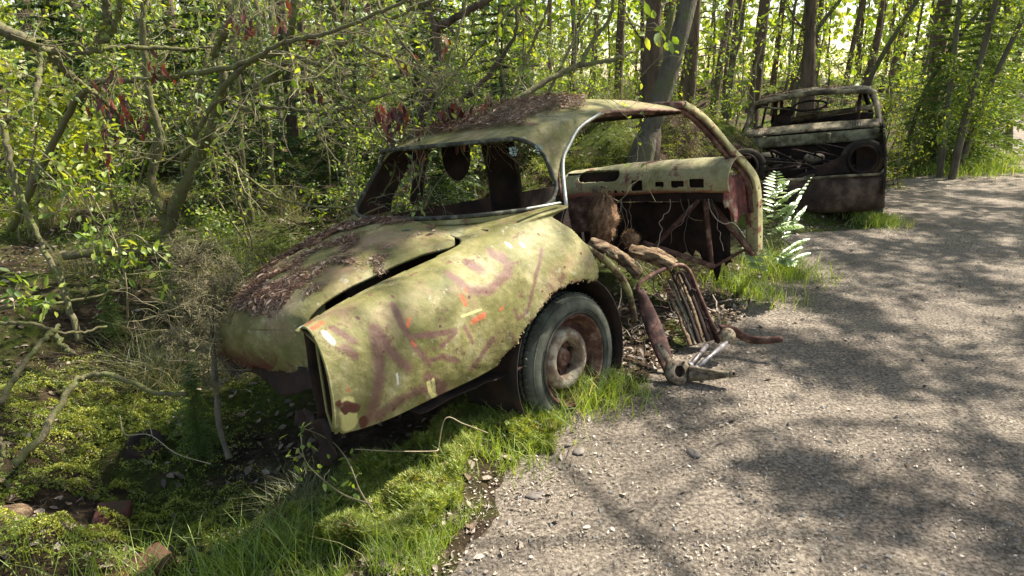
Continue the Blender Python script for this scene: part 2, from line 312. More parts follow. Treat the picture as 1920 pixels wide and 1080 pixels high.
def gz(x, y):
    x = np.asarray(x, float); y = np.asarray(y, float); s = path_sd(x, y) + .07 * fbm(x, y, 2.2)
    off = sst(.0, .6, -s); g = np.where(s > 0, -.03, 0) * 1.
    g = -.045 * sst(-.04, .12, s) + off * (.05 * fbm(x, y, .8, 5) + .045 * fbm(x, y, 2.6, 9) + .02 * fbm(x, y, 8, 2))
    g += .055 * np.exp(-((s + .22) / .14) ** 2) * sst(5.5, 3., y)
    g += off * -.2 * sst(0, 1.2, -(x + .1)) * sst(5., 3., y) * sst(-3.5, -1.8, x)
    for cx, cy, rx, ry, h in ((1.0, 8.1, 1.5, 1.2, .78), (2.3, 8.8, 1.3, 1., .8), (-1.5, 9.5, 2.4, 1.5, .5), (-5, 8.5, 2.5, 2, .45), (-2.3, 2.6, .5, .6, .22), (-1.75, 1.9, .45, .3, .2), (-3.6, 4.2, 1.2, .8, .25), (7.6, 9.5, .1, .1, 0), (-2.6, 6.2, 1.5, .8, .25)):
        g += off * h * np.exp(-((x - cx) / rx) ** 2 - ((y - cy) / ry) ** 2) if h else 0
    dist = np.hypot(x, y); g += off * sst(9, 40, dist) * (.6 * fbm(x, y, .12, 11) + .9 * sst(12, 60, dist))
    return g
def pz(x, y): return .004 * fbm(x, y, 6, 3) + .008 * fbm(x, y, 1.5, 8)
N = 460; a = np.linspace(-1, 1, N); wx = .6 + 3.0 * np.sinh(a * 4.3) / np.sinh(4.3) * 40; wy = 3.2 + 3.2 * np.sinh(a * 4.3) / np.sinh(4.3) * 40
X, Y = np.meshgrid(wx, wy, indexing='ij'); mb = MB(); mb.grid(np.stack([X, Y, gz(X, Y)], -1), flip=True)
g_o = mb.build('ground', M_ground); tag(g_o, kind='structure')
tt = np.linspace(0, 1, 700) ** 1.8; ss = np.linspace(0, 1, 120)
def arcl(Pn, t):
    s = np.r_[0, np.cumsum(np.hypot(*np.diff(Pn, axis=0).T))]; s = s / s[-1]; return np.stack([np.interp(t, s, Pn[:, 0]), np.interp(t, s, Pn[:, 1])], -1)
LP = arcl(PL, tt); RP = arcl(PR, tt); LPo = LP + (LP - RP) * .06; RPo = RP + (RP - LP) * .06
V = LPo[:, None] * (1 - ss[None, :, None]) + RPo[:, None] * ss[None, :, None]
mb = MB(); mb.grid(np.dstack([V, pz(V[..., 0], V[..., 1])]), flip=True); p_o = mb.build('path', M_path); tag(p_o, kind='structure')
def surf(x, y): s = path_sd(x, y); return np.where(s > .05, pz(x, y), np.maximum(gz(x, y), np.where(s > -.1, pz(x, y) * 1., -9)))
def surfz(x, y): return float(surf(np.array([x]), np.array([y]))[0])
# ------------------------------------------------------------------ CAR 1 (local: x forward, y inboard from near side, z up; z0 = .25 under hub)
YAW, ROLL = R(43), R(7)
Cw = O + ray(1100, 680) * 3.15
dv = np.array([sin(YAW), cos(YAW), 0]); nv = np.array([cos(YAW) * cos(ROLL), -sin(YAW) * cos(ROLL), sin(ROLL)]); uv = np.cross(nv, dv); uv = uv if uv[2] > 0 else -uv
Z0 = .25; Cb = Cw - uv * Z0
Mc = Matrix(np.column_stack([dv, -nv, uv]).tolist()).to_4x4(); Mc.translation = Vector(Cb)
def loc(px, py, t, z0=Z0):
    r = ray(px, py); k = ((Cw - nv * t - O) @ nv) / (r @ nv); Q = O + r * k - Cw; return np.array([Q @ dv, t, Q @ uv + z0])
def locl(px, py, l):
    r = ray(px, py); k = ((Cw + dv * l - O) @ dv) / (r @ dv); Q = O + r * k - Cw; return np.array([l, -(Q @ nv), Q @ uv + Z0])
def lz(pts, t): return [tuple(loc(a, b, t)[[0, 2]]) for a, b in pts]
def w2l(p): q = np.asarray(p) - Cb; return np.array([q @ dv, -(q @ nv), q @ uv])
def l2w(p): p = np.asarray(p); return Cb + p[..., :1] * dv - p[..., 1:2] * nv + p[..., 2:3] * uv
car = empty('wrecked_car', Mc)
tag(car, 'rusting olive coupe overgrown with moss and sprayed with purple graffiti, door missing', 'car')
CY = .78
ST = {                                    # half sections: bottom -> deck centre (t, v) at stations l
 -1.30: [(.06,.13),(.03,.2),(.02,.28),(.025,.36),(.045,.42),(.08,.47),(.12,.495),(.17,.49),(.21,.47),(.4,.49),(.6,.51),(.78,.52)],
 -1.15: [(.04,.12),(.01,.2),(-.0,.29),(.005,.38),(.025,.44),(.07,.5),(.12,.525),(.17,.525),(.22,.51),(.4,.54),(.6,.57),(.78,.58)],
 -.85: [(.03,.13),(.0,.21),(-.015,.3),(-.01,.4),(.015,.47),(.06,.53),(.11,.56),(.17,.57),(.23,.57),(.4,.61),(.6,.63),(.78,.64)],
 -.6: [(.03,.14),(.0,.22),(-.02,.31),(-.015,.41),(.01,.49),(.055,.55),(.11,.59),(.17,.605),(.23,.61),(.4,.64),(.6,.67),(.78,.68)],
 -.35: [(.03,.18),(.0,.25),(-.02,.33),(-.02,.42),(.0,.5),(.04,.57),(.09,.62),(.15,.65),(.21,.665),(.4,.69),(.6,.71),(.78,.715)],
 -.1: [(.03,.2),(.0,.28),(-.02,.35),(-.025,.43),(-.01,.51),(.025,.58),(.06,.635),(.09,.68),(.12,.71),(.4,.72),(.6,.725),(.78,.73)],
 .12: [(.03,.2),(.0,.28),(-.02,.36),(-.02,.44),(.0,.52),(.03,.59),(.055,.64),(.075,.69),(.09,.725),(.4,.73),(.6,.73),(.78,.73)],
 .24: [(.04,.2),(.01,.28),(-.01,.36),(-.01,.44),(.01,.52),(.035,.59),(.06,.64),(.075,.69),(.09,.725),(.4,.73),(.6,.73),(.78,.73)]}
SL = np.array(sorted(ST)); SA = np.array([ST[k] for k in SL])
def csp(x, xs, ys):                       # smooth (Hermite) interpolation along axis 0
    m = np.gradient(ys, xs, axis=0); i = np.clip(np.searchsorted(xs, x) - 1, 0, len(xs) - 2); h = (xs[i + 1] - xs[i]); t = (x - xs[i]) / h
    t = t.reshape(t.shape + (1,) * (ys.ndim - 1)); h = h.reshape(t.shape)
    return (2*t**3-3*t**2+1)*ys[i] + (t**3-2*t**2+t)*h*m[i] + (-2*t**3+3*t**2)*ys[i+1] + (t**3-t**2)*h*m[i+1]
NL, NQ = 300, 190
ls = np.linspace(-1.3, .24, NL); qs = np.linspace(0, 11, NQ); sec = csp(ls, SL, SA)
sec = np.swapaxes(csp(qs, np.arange(12.), np.swapaxes(sec, 0, 1)), 0, 1)      # NL,NQ,2
LL = np.repeat(ls[:, None], NQ, 1)
# slight rounding of the tail in plan + dents
tail = np.clip((-.95 - LL) / .35, 0, 1) ** 2
Lg = LL + tail * .05 * (sec[..., 0] / .78)
dent = .005 * fbm(LL, sec[..., 1], 5, 3) + .0012 * fbm(LL, sec[..., 1], 18, 13)
def half(sec, mirror):
    T = sec[..., 0] - dent * (sec[..., 0] < .2); Vv = sec[..., 1] + dent * .5 + Z0
    if mirror: T = 2 * CY - T
    return np.stack([Lg, T, Vv], -1)
side_poly = lz([(613, 600), (612, 628), (606, 640), (640, 745), (672, 800), (672, 832), (690, 828), (745, 812), (800, 785), (880, 745), (925, 722), (942, 703), (945, 672), (965, 655), (985, 612), (1000, 590), (1022, 556), (1040, 541), (1062, 528), (1080, 530), (1112, 520), (1114, 500), (1104, 468), (1085, 430), (1063, 408), (1056, 385), (1056, 370), (600, 370)], 0)
side_poly = [(x, z) for x, z in side_poly]; side_poly[-2] = (.06, 1.05); side_poly[-3] = (.045, .97); side_poly[-1] = (-1.5, 1.1); side_poly[0] = (-1.5, .8); side_poly[1] = (-1.5, .7); side_poly[2] = (-1.5, .5); side_poly[3] = (-1.5, .4); side_poly[4] = (-1.28, .4)
base = half(sec, False); fc = .25 * (base[:-1, :-1] + base[1:, :-1] + base[:-1, 1:] + base[1:, 1:])
jx = .014 * fbm(fc[..., 0], fc[..., 2], 60, 1) + .005 * fbm(fc[..., 0], fc[..., 2], 170, 21); low = fc[..., 2] < .72
keep_s = inpoly(fc[..., 0] + jx * low, fc[..., 2] + np.roll(jx, 7, 0) * low, side_poly)
lid_t = .225 - .0 * fc[..., 0]
indeck = (fc[..., 1] > lid_t) & (fc[..., 0] < -.46 + .10 * np.clip((fc[..., 1] - .225) / .1, 0, 1) ** .6 * 0)
# rounded front corner of the lid opening
cx, ct, rr = -.54, .305, .09
corner = (fc[..., 0] > cx) & (fc[..., 1] < ct) & (np.hypot(fc[..., 0] - cx, fc[..., 1] - ct) > rr)
indeck &= ~corner; farcut = True
def sedist(l, t, hl, ht, cl, e): return (np.abs((l - cl) / hl) ** e + np.abs((t - CY) / ht) ** e) ** (1 / e)
under = sedist(fc[..., 0], fc[..., 1], 1.2, .64, .76, 3.2) < 1
keep = np.where(fc[..., 1] < .2, keep_s, ~indeck & ~under)
def paint_attrs(o, co):                   # spray marks and rust, real coloured marks fixed to the panel
    x, z, t = co[:, 0], co[:, 2], co[:, 1]; out = {k: np.zeros(len(co)) for k in ('purple', 'orange', 'white', 'yellow', 'rust')}
    near = t < .3; K = 1 / 500.           # px -> m near the fender
    def stroke(nm, pts, wpx, soft=.8):
        p2 = lz(pts, .0); D = segdist(x, z, p2); wm = wpx / 2 * K * 1.2; out[nm] = np.maximum(out[nm], near * np.clip(1 - (D - wm * (1 - soft)) / (wm * 1.6 * soft + 1e-6), 0, 1))
    for pts, wpx in [([(712, 622), (709, 660), (712, 700), (706, 750), (700, 790)], 26), ([(712, 622), (728, 655), (748, 678), (764, 690)], 20), ([(754, 575), (757, 610), (775, 650), (802, 683)], 13),
        ([(778, 630), (815, 625), (848, 619)], 12), ([(795, 678), (825, 668), (856, 676)], 12), ([(850, 622), (822, 650)], 9), ([(800, 706), (838, 730)], 20), ([(715, 782), (752, 752), (795, 730), (838, 734)], 22),
        ([(648, 622), (672, 642)], 12), ([(655, 654), (668, 668)], 16), ([(868, 520), (885, 545), (915, 545), (958, 512), (960, 480)], 20), ([(950, 478), (962, 498)], 24), ([(1024, 468), (1004, 510), (992, 548), (982, 585), (966, 598), (958, 580)], 9), ([(908, 500), (916, 506)], 22),
        ([(920, 636), (905, 662), (890, 690)], 16), ([(866, 612), (882, 642)], 9), ([(770, 640), (785, 668)], 7)]: stroke('purple', pts, wpx)
    for pts, wpx in [([(868, 556), (872, 570)], 12), ([(772, 598), (766, 612)], 9), ([(882, 602), (902, 590)], 14), ([(770, 640), (776, 648)], 7), ([(876, 548), (879, 542)], 7), ([(616, 625), (640, 612)], 5), ([(932, 580), (936, 576)], 8), ([(655, 730), (657, 734)], 7)]: stroke('orange', pts, wpx * .8, .7)
    for pts, wpx in [([(979, 459), (980, 462)], 9), ([(998, 459), (999, 462)], 8), ([(632, 632), (638, 645)], 10), ([(742, 700), (745, 720)], 4)]: stroke('white', pts, wpx, .7)
    for pts, wpx in [([(804, 718), (812, 735), (826, 747)], 9), ([(812, 712), (822, 738)], 6), ([(655, 760), (668, 800)], 26), ([(862, 592), (898, 580)], 4)]: stroke('yellow', pts, wpx, .3)
    for pts, wpx in [([(652, 762), (672, 768)], 16), ([(690, 790), (695, 800)], 14), ([(640, 758), (655, 775)], 10)] + [([q_, (q_[0] + 1, q_[1])], 5) for q_ in ((719, 660), (822, 612), (880, 557), (910, 548), (745, 770), (905, 690), (940, 640), (1010, 545), (1050, 500), (1085, 475), (760, 560), (985, 425), (1030, 440), (690, 600))]: stroke('rust', pts, wpx, .3)
    eb = segdist(x, z, side_poly[5:21]); out['rust'] = np.maximum(out['rust'], near * np.clip(1 - eb / .014, 0, 1) * (.55 + .4 * fbm(x, z, 9, 4)))
    for k, v in out.items():
        at = o.data.attributes.new(k, 'FLOAT', 'POINT'); at.data.foreach_set('value', v.astype(np.float32))
def getco(o): c = np.zeros(len(o.data.vertices) * 3, np.float32); o.data.vertices.foreach_get('co', c); return c.reshape(-1, 3).astype(float)
def solid(o, th=.006, off=0): m = o.modifiers.new('thickness', 'SOLIDIFY'); m.thickness = th; m.offset = off; return o
mb = MB(); mb.grid(base, keep)
body = mb.build('rear_fender', M_paint, car); paint_attrs(body, getco(body)); solid(body, .007, 1)
mb = MB(); mb.grid(half(sec, True), np.where(fc[..., 1] < .2, inpoly(fc[..., 0], fc[..., 2] + .1, [(x, z + .02) for x, z in side_poly]) & (fc[..., 0] > -.5), ~indeck & ~under) & (fc[..., 0] > -.5), flip=True)
o = mb.build('rear_fender', M_paint, car); solid(o, .007, -1)
# boot lid
A, B = 150, 150
pr = [(-.44, .70, 0), (-.6, .695, .1), (-.85, .66, .3), (-1.05, .615, .5), (-1.16, .575, .6), (-1.225, .52, .8), (-1.25, .44, 1), (-1.245, .34, 1), (-1.22, .25, 1), (-1.19, .20, 1)]
pr = smooth_path([(a_, b_, c_) for a_, b_, c_ in pr], A); bt = np.linspace(-1, 1, B)
Vl = np.zeros((A, B, 3))
for i in range(A):
    l, v, r_ = pr[i]; crown = .085 * (1 - .45 * (v < .45)); f = np.abs(bt)
    hw = .50 + .0 * l; front = .0
    t = CY + .035 + bt * (hw + .02 * (1 - r_)) + .05 * np.clip((-.5 - l) / .7, 0, 1) * (1 - bt) / 2 - .035 * (1 - np.clip((-.44 - l) / .3, 0, 1))
    z = v - crown * f ** 2.2 * (.35 + .65 * min(1, max(0, (v - .36) / .2))) - .012 * (f > .97) - .02 * r_ * 0
    ll = l + .10 * f ** 2.4 * r_ + (-.0)
    rnd_c = np.clip((f - .80) / .2, 0, 1)
    if i < 24: ll = ll - .10 * (1 - sqrt(1)) * 0 - (.10 * (1 - np.sqrt(np.clip(1 - rnd_c ** 2, 0, 1)))) * (1 - i / 24.)
    if i > A - 14: z = z + .05 * rnd_c ** 2 * ((i - A + 14) / 14.)
    Vl[i] = np.stack([ll, t, z + Z0 + .004 * fbm(np.full(B, l), t, 6, 3)], -1)
Vl[..., 2] += .012
Vl[..., 1] += .05 * np.clip((-.95 - Vl[..., 0]) / .3, 0, 1) * np.clip((.75 - Vl[..., 1]) / .45, 0, 1) ** 1.5
Vl[..., 0] += .05 * np.clip((-1.12 - Vl[..., 0]) / .1, 0, 1) * np.clip((.48 - Vl[..., 1]) / .2, 0, 1) ** 2
Vl[..., 2] -= .17 * np.clip((Vl[..., 1] - .27) / 1.05, 0, 1) ** 1.15 * np.clip((-.42 - Vl[..., 0]) / .7, 0, 1) * np.clip((Vl[..., 2] - Z0 - .18) / .28, 0, 1)

mid = .25 * (Vl[:-1, :-1] + Vl[1:, :-1] + Vl[:-1, 1:] + Vl[1:, 1:])
kl = np.ones((A - 1, B - 1), bool)
for k, c in enumerate((1.08, 1.12, 1.165, 1.2)): kl &= ~((np.abs(mid[..., 1] - c) < .013) & (np.abs(mid[..., 2] - (.44 + Z0)) < .045) & (mid[..., 0] < -1.0))
kl &= ~((mid[..., 2] < .235 + Z0 + .02 * fbm(mid[..., 1], mid[..., 2], 20, 3)) & (mid[..., 0] < -1.0))
mb = MB(); mb.grid(Vl, kl); lid = mb.build('boot_lid', M_paint, car); solid(lid, .012, 1)
co = getco(lid)
for k in ('purple', 'orange', 'white', 'yellow', 'rust'):
    v = np.zeros(len(co))
    if k == 'rust': v = .75 * np.clip(1 - (co[:, 2] - Z0 - .22) / .12, 0, 1) * (co[:, 0] < -1.1) + .35 * (co[:, 0] < -1.2)
    at = lid.data.attributes.new(k, 'FLOAT', 'POINT'); at.data.foreach_set('value', v.astype(np.float32))
# tail end: inner fender wall + tail lamp opening rim + boot well
mb = MB()
for mir in (0, 1):
    f_ = lambda t: 2 * CY - t if mir else t
    wl = np.array([[(l, f_(.205 + .01 * fbm(l, v, 5)), v + Z0) for v in np.linspace(.14 if not mir else .0, np.interp(l, [-1.3, -1.15, -.85, -.5], [.47, .5, .56, .6]), 20)] for l in np.linspace(-1.26 if not mir else -.5, -.3, 50)])
    mb.grid(wl)
mb.grid(np.array([[(l, t, Z0 + .06 + .02 * fbm(l, t, 4)) for t in np.linspace(.1, 1.46, 20)] for l in np.linspace(-.9, -.2, 20)]))          # boot floor
mb.grid(np.array([[(-.42 + .1 * v, t, Z0 + v) for t in np.linspace(.2, 1.36, 20)] for v in np.linspace(0, .67, 10)]))                              # boot bulkhead
solid(mb.build('boot_well', M_darkrust, car), .004)
s0 = np.array([(-1.3 + .05 * t / .78, t, v + Z0) for t, v in sec[0][:int(NQ * 8.6 / 11)]]); s0 = s0[6::6]; s0[:, 0] += .002
loop = np.vstack([s0[:-4], [(-1.27, .115, v + Z0) for v in np.linspace(.44, .2, 8)], s0[:1]])
mb = MB(); mb.tube(loop, .005, 6); rim_o = mb.build('tail_lamp_opening', M_paint, car)
mb = MB()
mb.grid(np.array([[(-1.22 + .08 * ((t - CY) / .6) ** 2 + .012 * fbm(t, z, 8) + .06 * z, t, Z0 + z) for z in np.linspace(.17 - .03 * sin(t * 14), .27, 12)] for t in np.linspace(.2, 1.3, 50)]))
solid(mb.build('rear_panel', M_darkrust, car), .004)
mb = MB(); mb.grid(np.array([[(-1.27 + .03 * fbm(t, z, 14), t, Z0 + z + .02 * fbm(t, z, 18)) for z in np.linspace(.03 + .03 * sin(t * 30), .15, 8)] for t in np.linspace(.10, .36, 26)])); solid(mb.build('rear_valance', M_darkrust, car), .004)
# wheel housing
mb = MB(); an = np.linspace(R(-25), R(205), 60)
mb.grid(np.array([[(.39 * cos(a_) - .03, t, .385 * sin(a_) + Z0 + .02) for t in np.linspace(.045, .40, 8)] for a_ in an]))
mb.grid(np.array([[(r_ * cos(a_) - .03, .40, r_ * sin(a_) + Z0 + .02) for r_ in np.linspace(.0, .39, 6)] for a_ in an]))
hz = mb.build('wheel_housing', M_darkrust, car); solid(hz, .005)
mb = MB()
arc = smooth_path([loc(1085, 452, .05), loc(1110, 468, .05), loc(1140, 488, .045), loc(1165, 515, .04), loc(1182, 545, .035), loc(1190, 580, .035), loc(1194, 602, .04)], 50)
rows = []
for k in range(50):
    j = .006 * fbm(k * .1, 0, 9); p = arc[k]; ctr = np.array([0, 0, Z0]); r_ = nrm(np.array([p[0], 0, p[2] - Z0])); rows.append([p + np.array([0, .07 - .045 * k / 50, 0]) + r_ * .012, p + np.array([0, .02, 0]) + r_ * .012, p + r_ * .008, p - r_ * .003 + np.array([0, -.003, 0]), p - r_ * (.013 + j), p - r_ * (.016 + j) + np.array([0, .02, 0])])
mb.grid(np.array(rows)); solid(mb.build('arch_flange', nmat('flange_paint', [(.36, (.03, .02, .014)), (.48, (.11, .07, .04)), (.54, (.22, .2, .08)), (.64, (.28, .26, .12))], 14, .8, 60, .6, .005), car), .004)
# greenhouse shell
NF, NS = 620, 150
phi = np.linspace(0, 2 * pi, NF); E_ = 3.0
def seo(phi, cl, hl, ht, e): c, s = np.cos(phi), np.sin(phi); e = np.where(c > 0, e + 4., e); r = 1 / (np.abs(c) ** e + np.abs(s) ** e) ** (1 / e); return cl + hl * r * c, CY + ht * r * s
S = np.linspace(0, 2, NS); V = np.zeros((NF, NS, 3))
bl, bt_ = seo(phi, .76, 1.2, .68, 3.2); rl, rt = seo(phi, .69, .87, .545, 2.9)
for k, s in enumerate(S):
    if s <= 1:
        f = s ** 1.35; V[:, k, 0] = bl + (rl - bl) * f; V[:, k, 1] = bt_ + (rt - bt_) * f; V[:, k, 2] = .69 + (1.115 - .69) * s
    else:
        r = 1 - (s - 1); q = r ** 1.0; V[:, k, 0] = .715 + (rl - .715) * q; V[:, k, 1] = CY + (rt - CY) * q; V[:, k, 2] = 1.115 + .115 * (1 - r ** 2.3)
V[..., 2] -= .135 * np.clip((.62 - V[..., 0]) / .85, 0, 1.1) ** 1.4 * np.clip((V[..., 2] - .98) / .2, 0, 1) 
V[..., 2] += Z0 + .004 * fbm(V[..., 0], V[..., 1], 5, 7) - .025 * np.clip((V[..., 0] - 1.1) / .5, 0, 1) * 0
fm = .25 * (V[:-1, :-1] + V[1:, :-1] + V[:-1, 1:] + V[1:, 1:]); fl, ft, fz = fm[..., 0], fm[..., 1], fm[..., 2] - Z0
def rrect(x, z, x0, x1, z0, z1, r):       # rounded rectangle test
    cx = np.clip(x, x0 + r, x1 - r); cz = np.clip(z, z0 + r, z1 - r); return np.hypot(x - cx, z - cz) < r
BLx, BLz0, BLz1, BLr = .075, .722, 1.04, .11
FS = lambda z, t: np.where(t > CY, .30 * np.clip((1.04 - z) / .32, 0, 1), 0)
back = rrect(fl + FS(fz, ft) + .10 * (ft > CY), fz, -2, BLx, BLz0, BLz1, BLr) & (fz < 1.04)
door_px = [(1056, 400), (1058, 372), (1062, 305), (1072, 268), (1088, 240), (1112, 221), (1140, 210), (1180, 206), (1230, 205), (1288, 208), (1318, 232), (1360, 285), (1405, 345), (1420, 400)]
dpoly = lz(door_px[:2], .10) + lz(door_px[2:3], .155) + lz(door_px[3:4], .19) + lz(door_px[4:5], .21) + lz(door_px[5:10], .235) + lz(door_px[10:12], .17) + lz(door_px[12:], .12)
dpoly = [(x, z - Z0) for x, z in dpoly]; dpoly[0] = (dpoly[0][0], .5); dpoly[-1] = (1.97, .5)
door = inpoly(fl, fz, dpoly)
wind = (fl > 1.0) & (np.abs(ft - CY) < .50) & (fz < 1.09) & (fz > .70)
kp = ~back & ~door & ~wind & ~((fl > 1.5) & (fz < .75) & (ft > .3))
kp &= ~((fz < 1.1) & (fl > 1.42))
mb = MB(); mb.grid(V, kp, flip=True); roof = mb.build('roof', M_paint, car); solid(roof, .012, -1); roof.data.materials.append(M_darkrust); roof.modifiers[0].material_offset = 1
co = getco(roof)
for k in ('purple', 'orange', 'white', 'yellow', 'rust'):
    v = np.zeros(len(co))
    if k == 'rust':
        D = segdist(co[:, 0], co[:, 2] - Z0, dpoly[6:13]); v = np.clip(1 - D / .035, 0, 1) * (co[:, 1] < .5) * .75
    at = roof.data.attributes.new(k, 'FLOAT', 'POINT'); at.data.foreach_set('value', v.astype(np.float32))
# shell lookup: nearest shell point for a given (l, v) on the near side
def shell_t(l, v):
    Q = V[:, :100].reshape(-1, 3); Q = Q[Q[:, 1] < CY]; k = np.argmin((Q[:, 0] - l) ** 2 + (Q[:, 2] - Z0 - v) ** 2); return Q[k]
def edge_line(pts): return smooth_path([shell_t(l, v) for l, v in pts], len(pts) * 4)
# backlight seal: walk the opening along the shell
def ring_at(v, sgn=1):
    s = (v - .69) / .425; f = s ** 1.35; return bl + (rl - bl) * f, bt_ + (rt - bt_) * f
sel = (phi > pi / 2) & (phi < 3 * pi / 2); pts = []
def row(v):
    L_, T_ = ring_at(v); m = sel & (L_ < BLx - BLr); return np.stack([L_[m], T_[m], np.full(m.sum(), v + Z0)], -1)
bot = row(BLz0); top = row(1.035)
arcs = [shell_t(BLx - BLr + BLr * cos(a_), (BLz0 + BLr if a_ < 0 else 1.04 - BLr) + BLr * sin(a_)) for a_ in np.linspace(-pi / 2 + .1, pi / 2 - .1, 14)]
far = []
for p in arcs:
    L_, T_ = ring_at(min(p[2] - Z0, 1.03)); lw_ = p[0] - .30 * np.clip((1.04 - p[2] + Z0) / .32, 0, 1) - .10; m_ = (T_ > CY) & sel; i_ = np.argmin(np.where(m_, np.abs(L_ - lw_), 9)); far.append(np.array([L_[i_], T_[i_], p[2]]))
tm_ = max(q_[1] for q_ in far); bot = bot[bot[:, 1] < far[0][1]]; top = top[top[:, 1] < far[-1][1]]
if bot[0, 1] > bot[-1, 1]: bot = bot[::-1]; top = top[::-1]
lp = np.vstack([bot[::-1][::4], arcs, top[::4], far[::-1], bot[-1:]])
mb = MB(); mb.tube(lp, .011, 6); lp2 = lp.copy(); lp2[:, 2] += 0; mb.tube(lp + np.array([.012, .012, -.002]), .009, 5)
mb.build('rear_window_seal', M_seal, car)
# door opening frame: chrome channel + inner rusty rail
dl = [shell_t(x, z) for x, z in dpoly[1:13]]; dl[0] = np.array([dpoly[1][0], .1, Z0 + .715])
dp = smooth_path(dl, 70); mb = MB(); mb.tube(dp[:30] + [0, -.008, 0], .0085, 6); mb.build('door_frame_trim', M_chrome, car)
mb = MB(); mb.tube(dp[2:46] + [.0, .03, -.012], .016, 6); mb.tube(dp[20:48] + [0, .006, -.004], .01, 6)
mb.build('door_frame', M_rust, car)
mb = MB(); mb.bar(loc(985, 392, .12), loc(1052, 380, .085), .016, .012, bev=.005); mb.build('belt_trim', M_chrome, car)
# A post: yellow channel from the roof corner to the sill
ap = smooth_path([np.array([1.40, .235, Z0 + 1.14]), np.array([1.53, .2, Z0 + 1.07]), np.array([1.66, .16, Z0 + .96]), np.array([1.80, .12, Z0 + .82]), np.array([1.93, .1, Z0 + .72]), np.array([1.99, .07, Z0 + .62]), np.array([2.03, .07, Z0 + .45]), np.array([2.05, .08, Z0 + .2]), np.array([2.06, .09, Z0 + .12])], 60)
rows = []
for k, p in enumerate(ap):
    f = np.clip((k - 18) / 20, 0, 1); wd = .034 + .036 * f; dp_ = .07 + .02 * f
    tg = nrm(ap[min(k + 1, 59)] - ap[max(k - 1, 0)]); fw = nrm(np.cross([0, 1, 0], tg)); fw = fw if fw[0] < 0 else -fw; inn = np.array([0, 1., 0])
    j = .004 * fbm(k * .3, 0, 1, 3)
    rows.append([p + inn * dp_ + fw * wd * .2, p + inn * .012 + fw * wd * .35, p + j + fw * wd * .2, p - fw * wd * .5, p + inn * .008 - fw * wd * .62, p + inn * .05 - fw * wd * .7])
rows = np.array(rows); mb = MB(); mb.grid(np.swapaxes(csp(np.linspace(0, 5, 26), np.arange(6.), np.swapaxes(rows, 0, 1)), 0, 1))
apo = mb.build('door_pillar', nmat('yellowed_paint', [(.3, (.24, .2, .09)), (.52, (.42, .37, .18)), (.6, (.22, .1, .06)), (.72, (.1, .04, .03))], 11, .7, 60, .4, .004), car); solid(apo, .006)
mb = MB(); mb.tube(ap[:46] + [-.035, .045, -.01], .016, 8); mb.tube(ap[:40] + [-.022, .02, -.004], .008, 6); mb.build('pillar_channel', M_rust, apo)
for k in (34, 39, 44, 50, 55):
    mb = MB(); p = rows[k][2]; mb.lathe([(0.0001, .004), (.007, .004), (.008, 0)], p + np.array([.02, -.002, 0]), (0, -1, 0), 10); mb.build('hinge_bolt', M_darkrust, apo)
# cowl, dash
def dash_pt(t, s):                        # s 0..1 from windscreen base to lower lip
    sag = -.055 * ((t - .1) / 1.4) * 0
    prof = smooth_path([(1.90, .735, 0), (1.86, .755, 0), (1.78, .75, 0), (1.71, .715, 0), (1.665, .655, 0), (1.655, .62, 0), (1.66, .565, 0), (1.69, .545, 0)], 60)
    return prof[:, 0], prof[:, 1] + sag
tt_ = np.linspace(.10, 1.45, 260); pl, pv = dash_pt(0, 0); Dm = np.zeros((len(tt_), 60, 3))
for i, t in enumerate(tt_):
    bulge = .05 * (1 - ((t - CY) / .66) ** 2); Dm[i] = np.stack([pl + bulge, np.full(60, t), pv + .045 * (1 - (t - .13) / 1.3) + .012 * np.cos((t - CY) * 3) + Z0 + .003 * fbm(np.full(60, t), pv, 9)], -1)
dm = .25 * (Dm[:-1, :-1] + Dm[1:, :-1] + Dm[:-1, 1:] + Dm[1:, 1:]); dt, dz = dm[..., 1], dm[..., 2] - Z0; kd = np.ones(dt.shape, bool)
kd &= ~rrect(dt, dz, .96, 1.31, .672, .748, .036)          # instrument opening
for c, w_, z_, h_ in ((.80, .045, .61, .045), (.62, .035, .615, .022), (.48, .05, .615, .026), (.33, .055, .62, .034)): kd &= ~rrect(dt, dz + 0, c - w_, c + w_, z_ + .03 - h_ * .8, z_ + .03 + h_ * .8, .008)
for c, r_ in ((.92, .009), (.98, .013), (1.03, .008), (.70, .006)): kd &= np.hypot(dt - c, dz - .6) > r_
mb = MB(); mb.grid(Dm, kd, flip=True); dash = mb.build('dashboard', M_dash, car); solid(dash, .004)
mb = MB(); mb.lathe([(.0001, .03), (.02, .03), (.026, .024), (.026, 0)], (1.70, 1.14, Z0 + .615), (-1, 0, .1), 24); mb.tube([(1.68, 1.09, Z0 + .635), (1.655, 1.06, Z0 + .645), (1.65, 1.02, Z0 + .64)], .006, 6)
mb.build('control_knob', M_greymetal, dash)
mb = MB(); mb.grid(np.array([[(l, .13 + .05 * (2.02 - l) + .012 * fbm(l, z, 9), Z0 + z) for z in np.linspace(.36 + .3 * (2.0 - l) + .05 * sin(l * 30), .68, 14)] for l in np.linspace(1.7, 2.02, 14)])); solid(mb.build('kick_panel', nmat('red_peeling', [(.35, (.03, .015, .012)), (.5, (.11, .035, .03)), (.58, (.2, .06, .05)), (.68, (.26, .26, .17))], 9), car), .006)
mb = MB(); mb.grid(np.array([[(1.72 + .05 * (1 - ((t - CY) / .66) ** 2), t, Z0 + z) for z in (.52, .6, .74)] for t in np.linspace(.15, 1.42, 20)])); mb.build('dash_backing', M_darkrust, car)
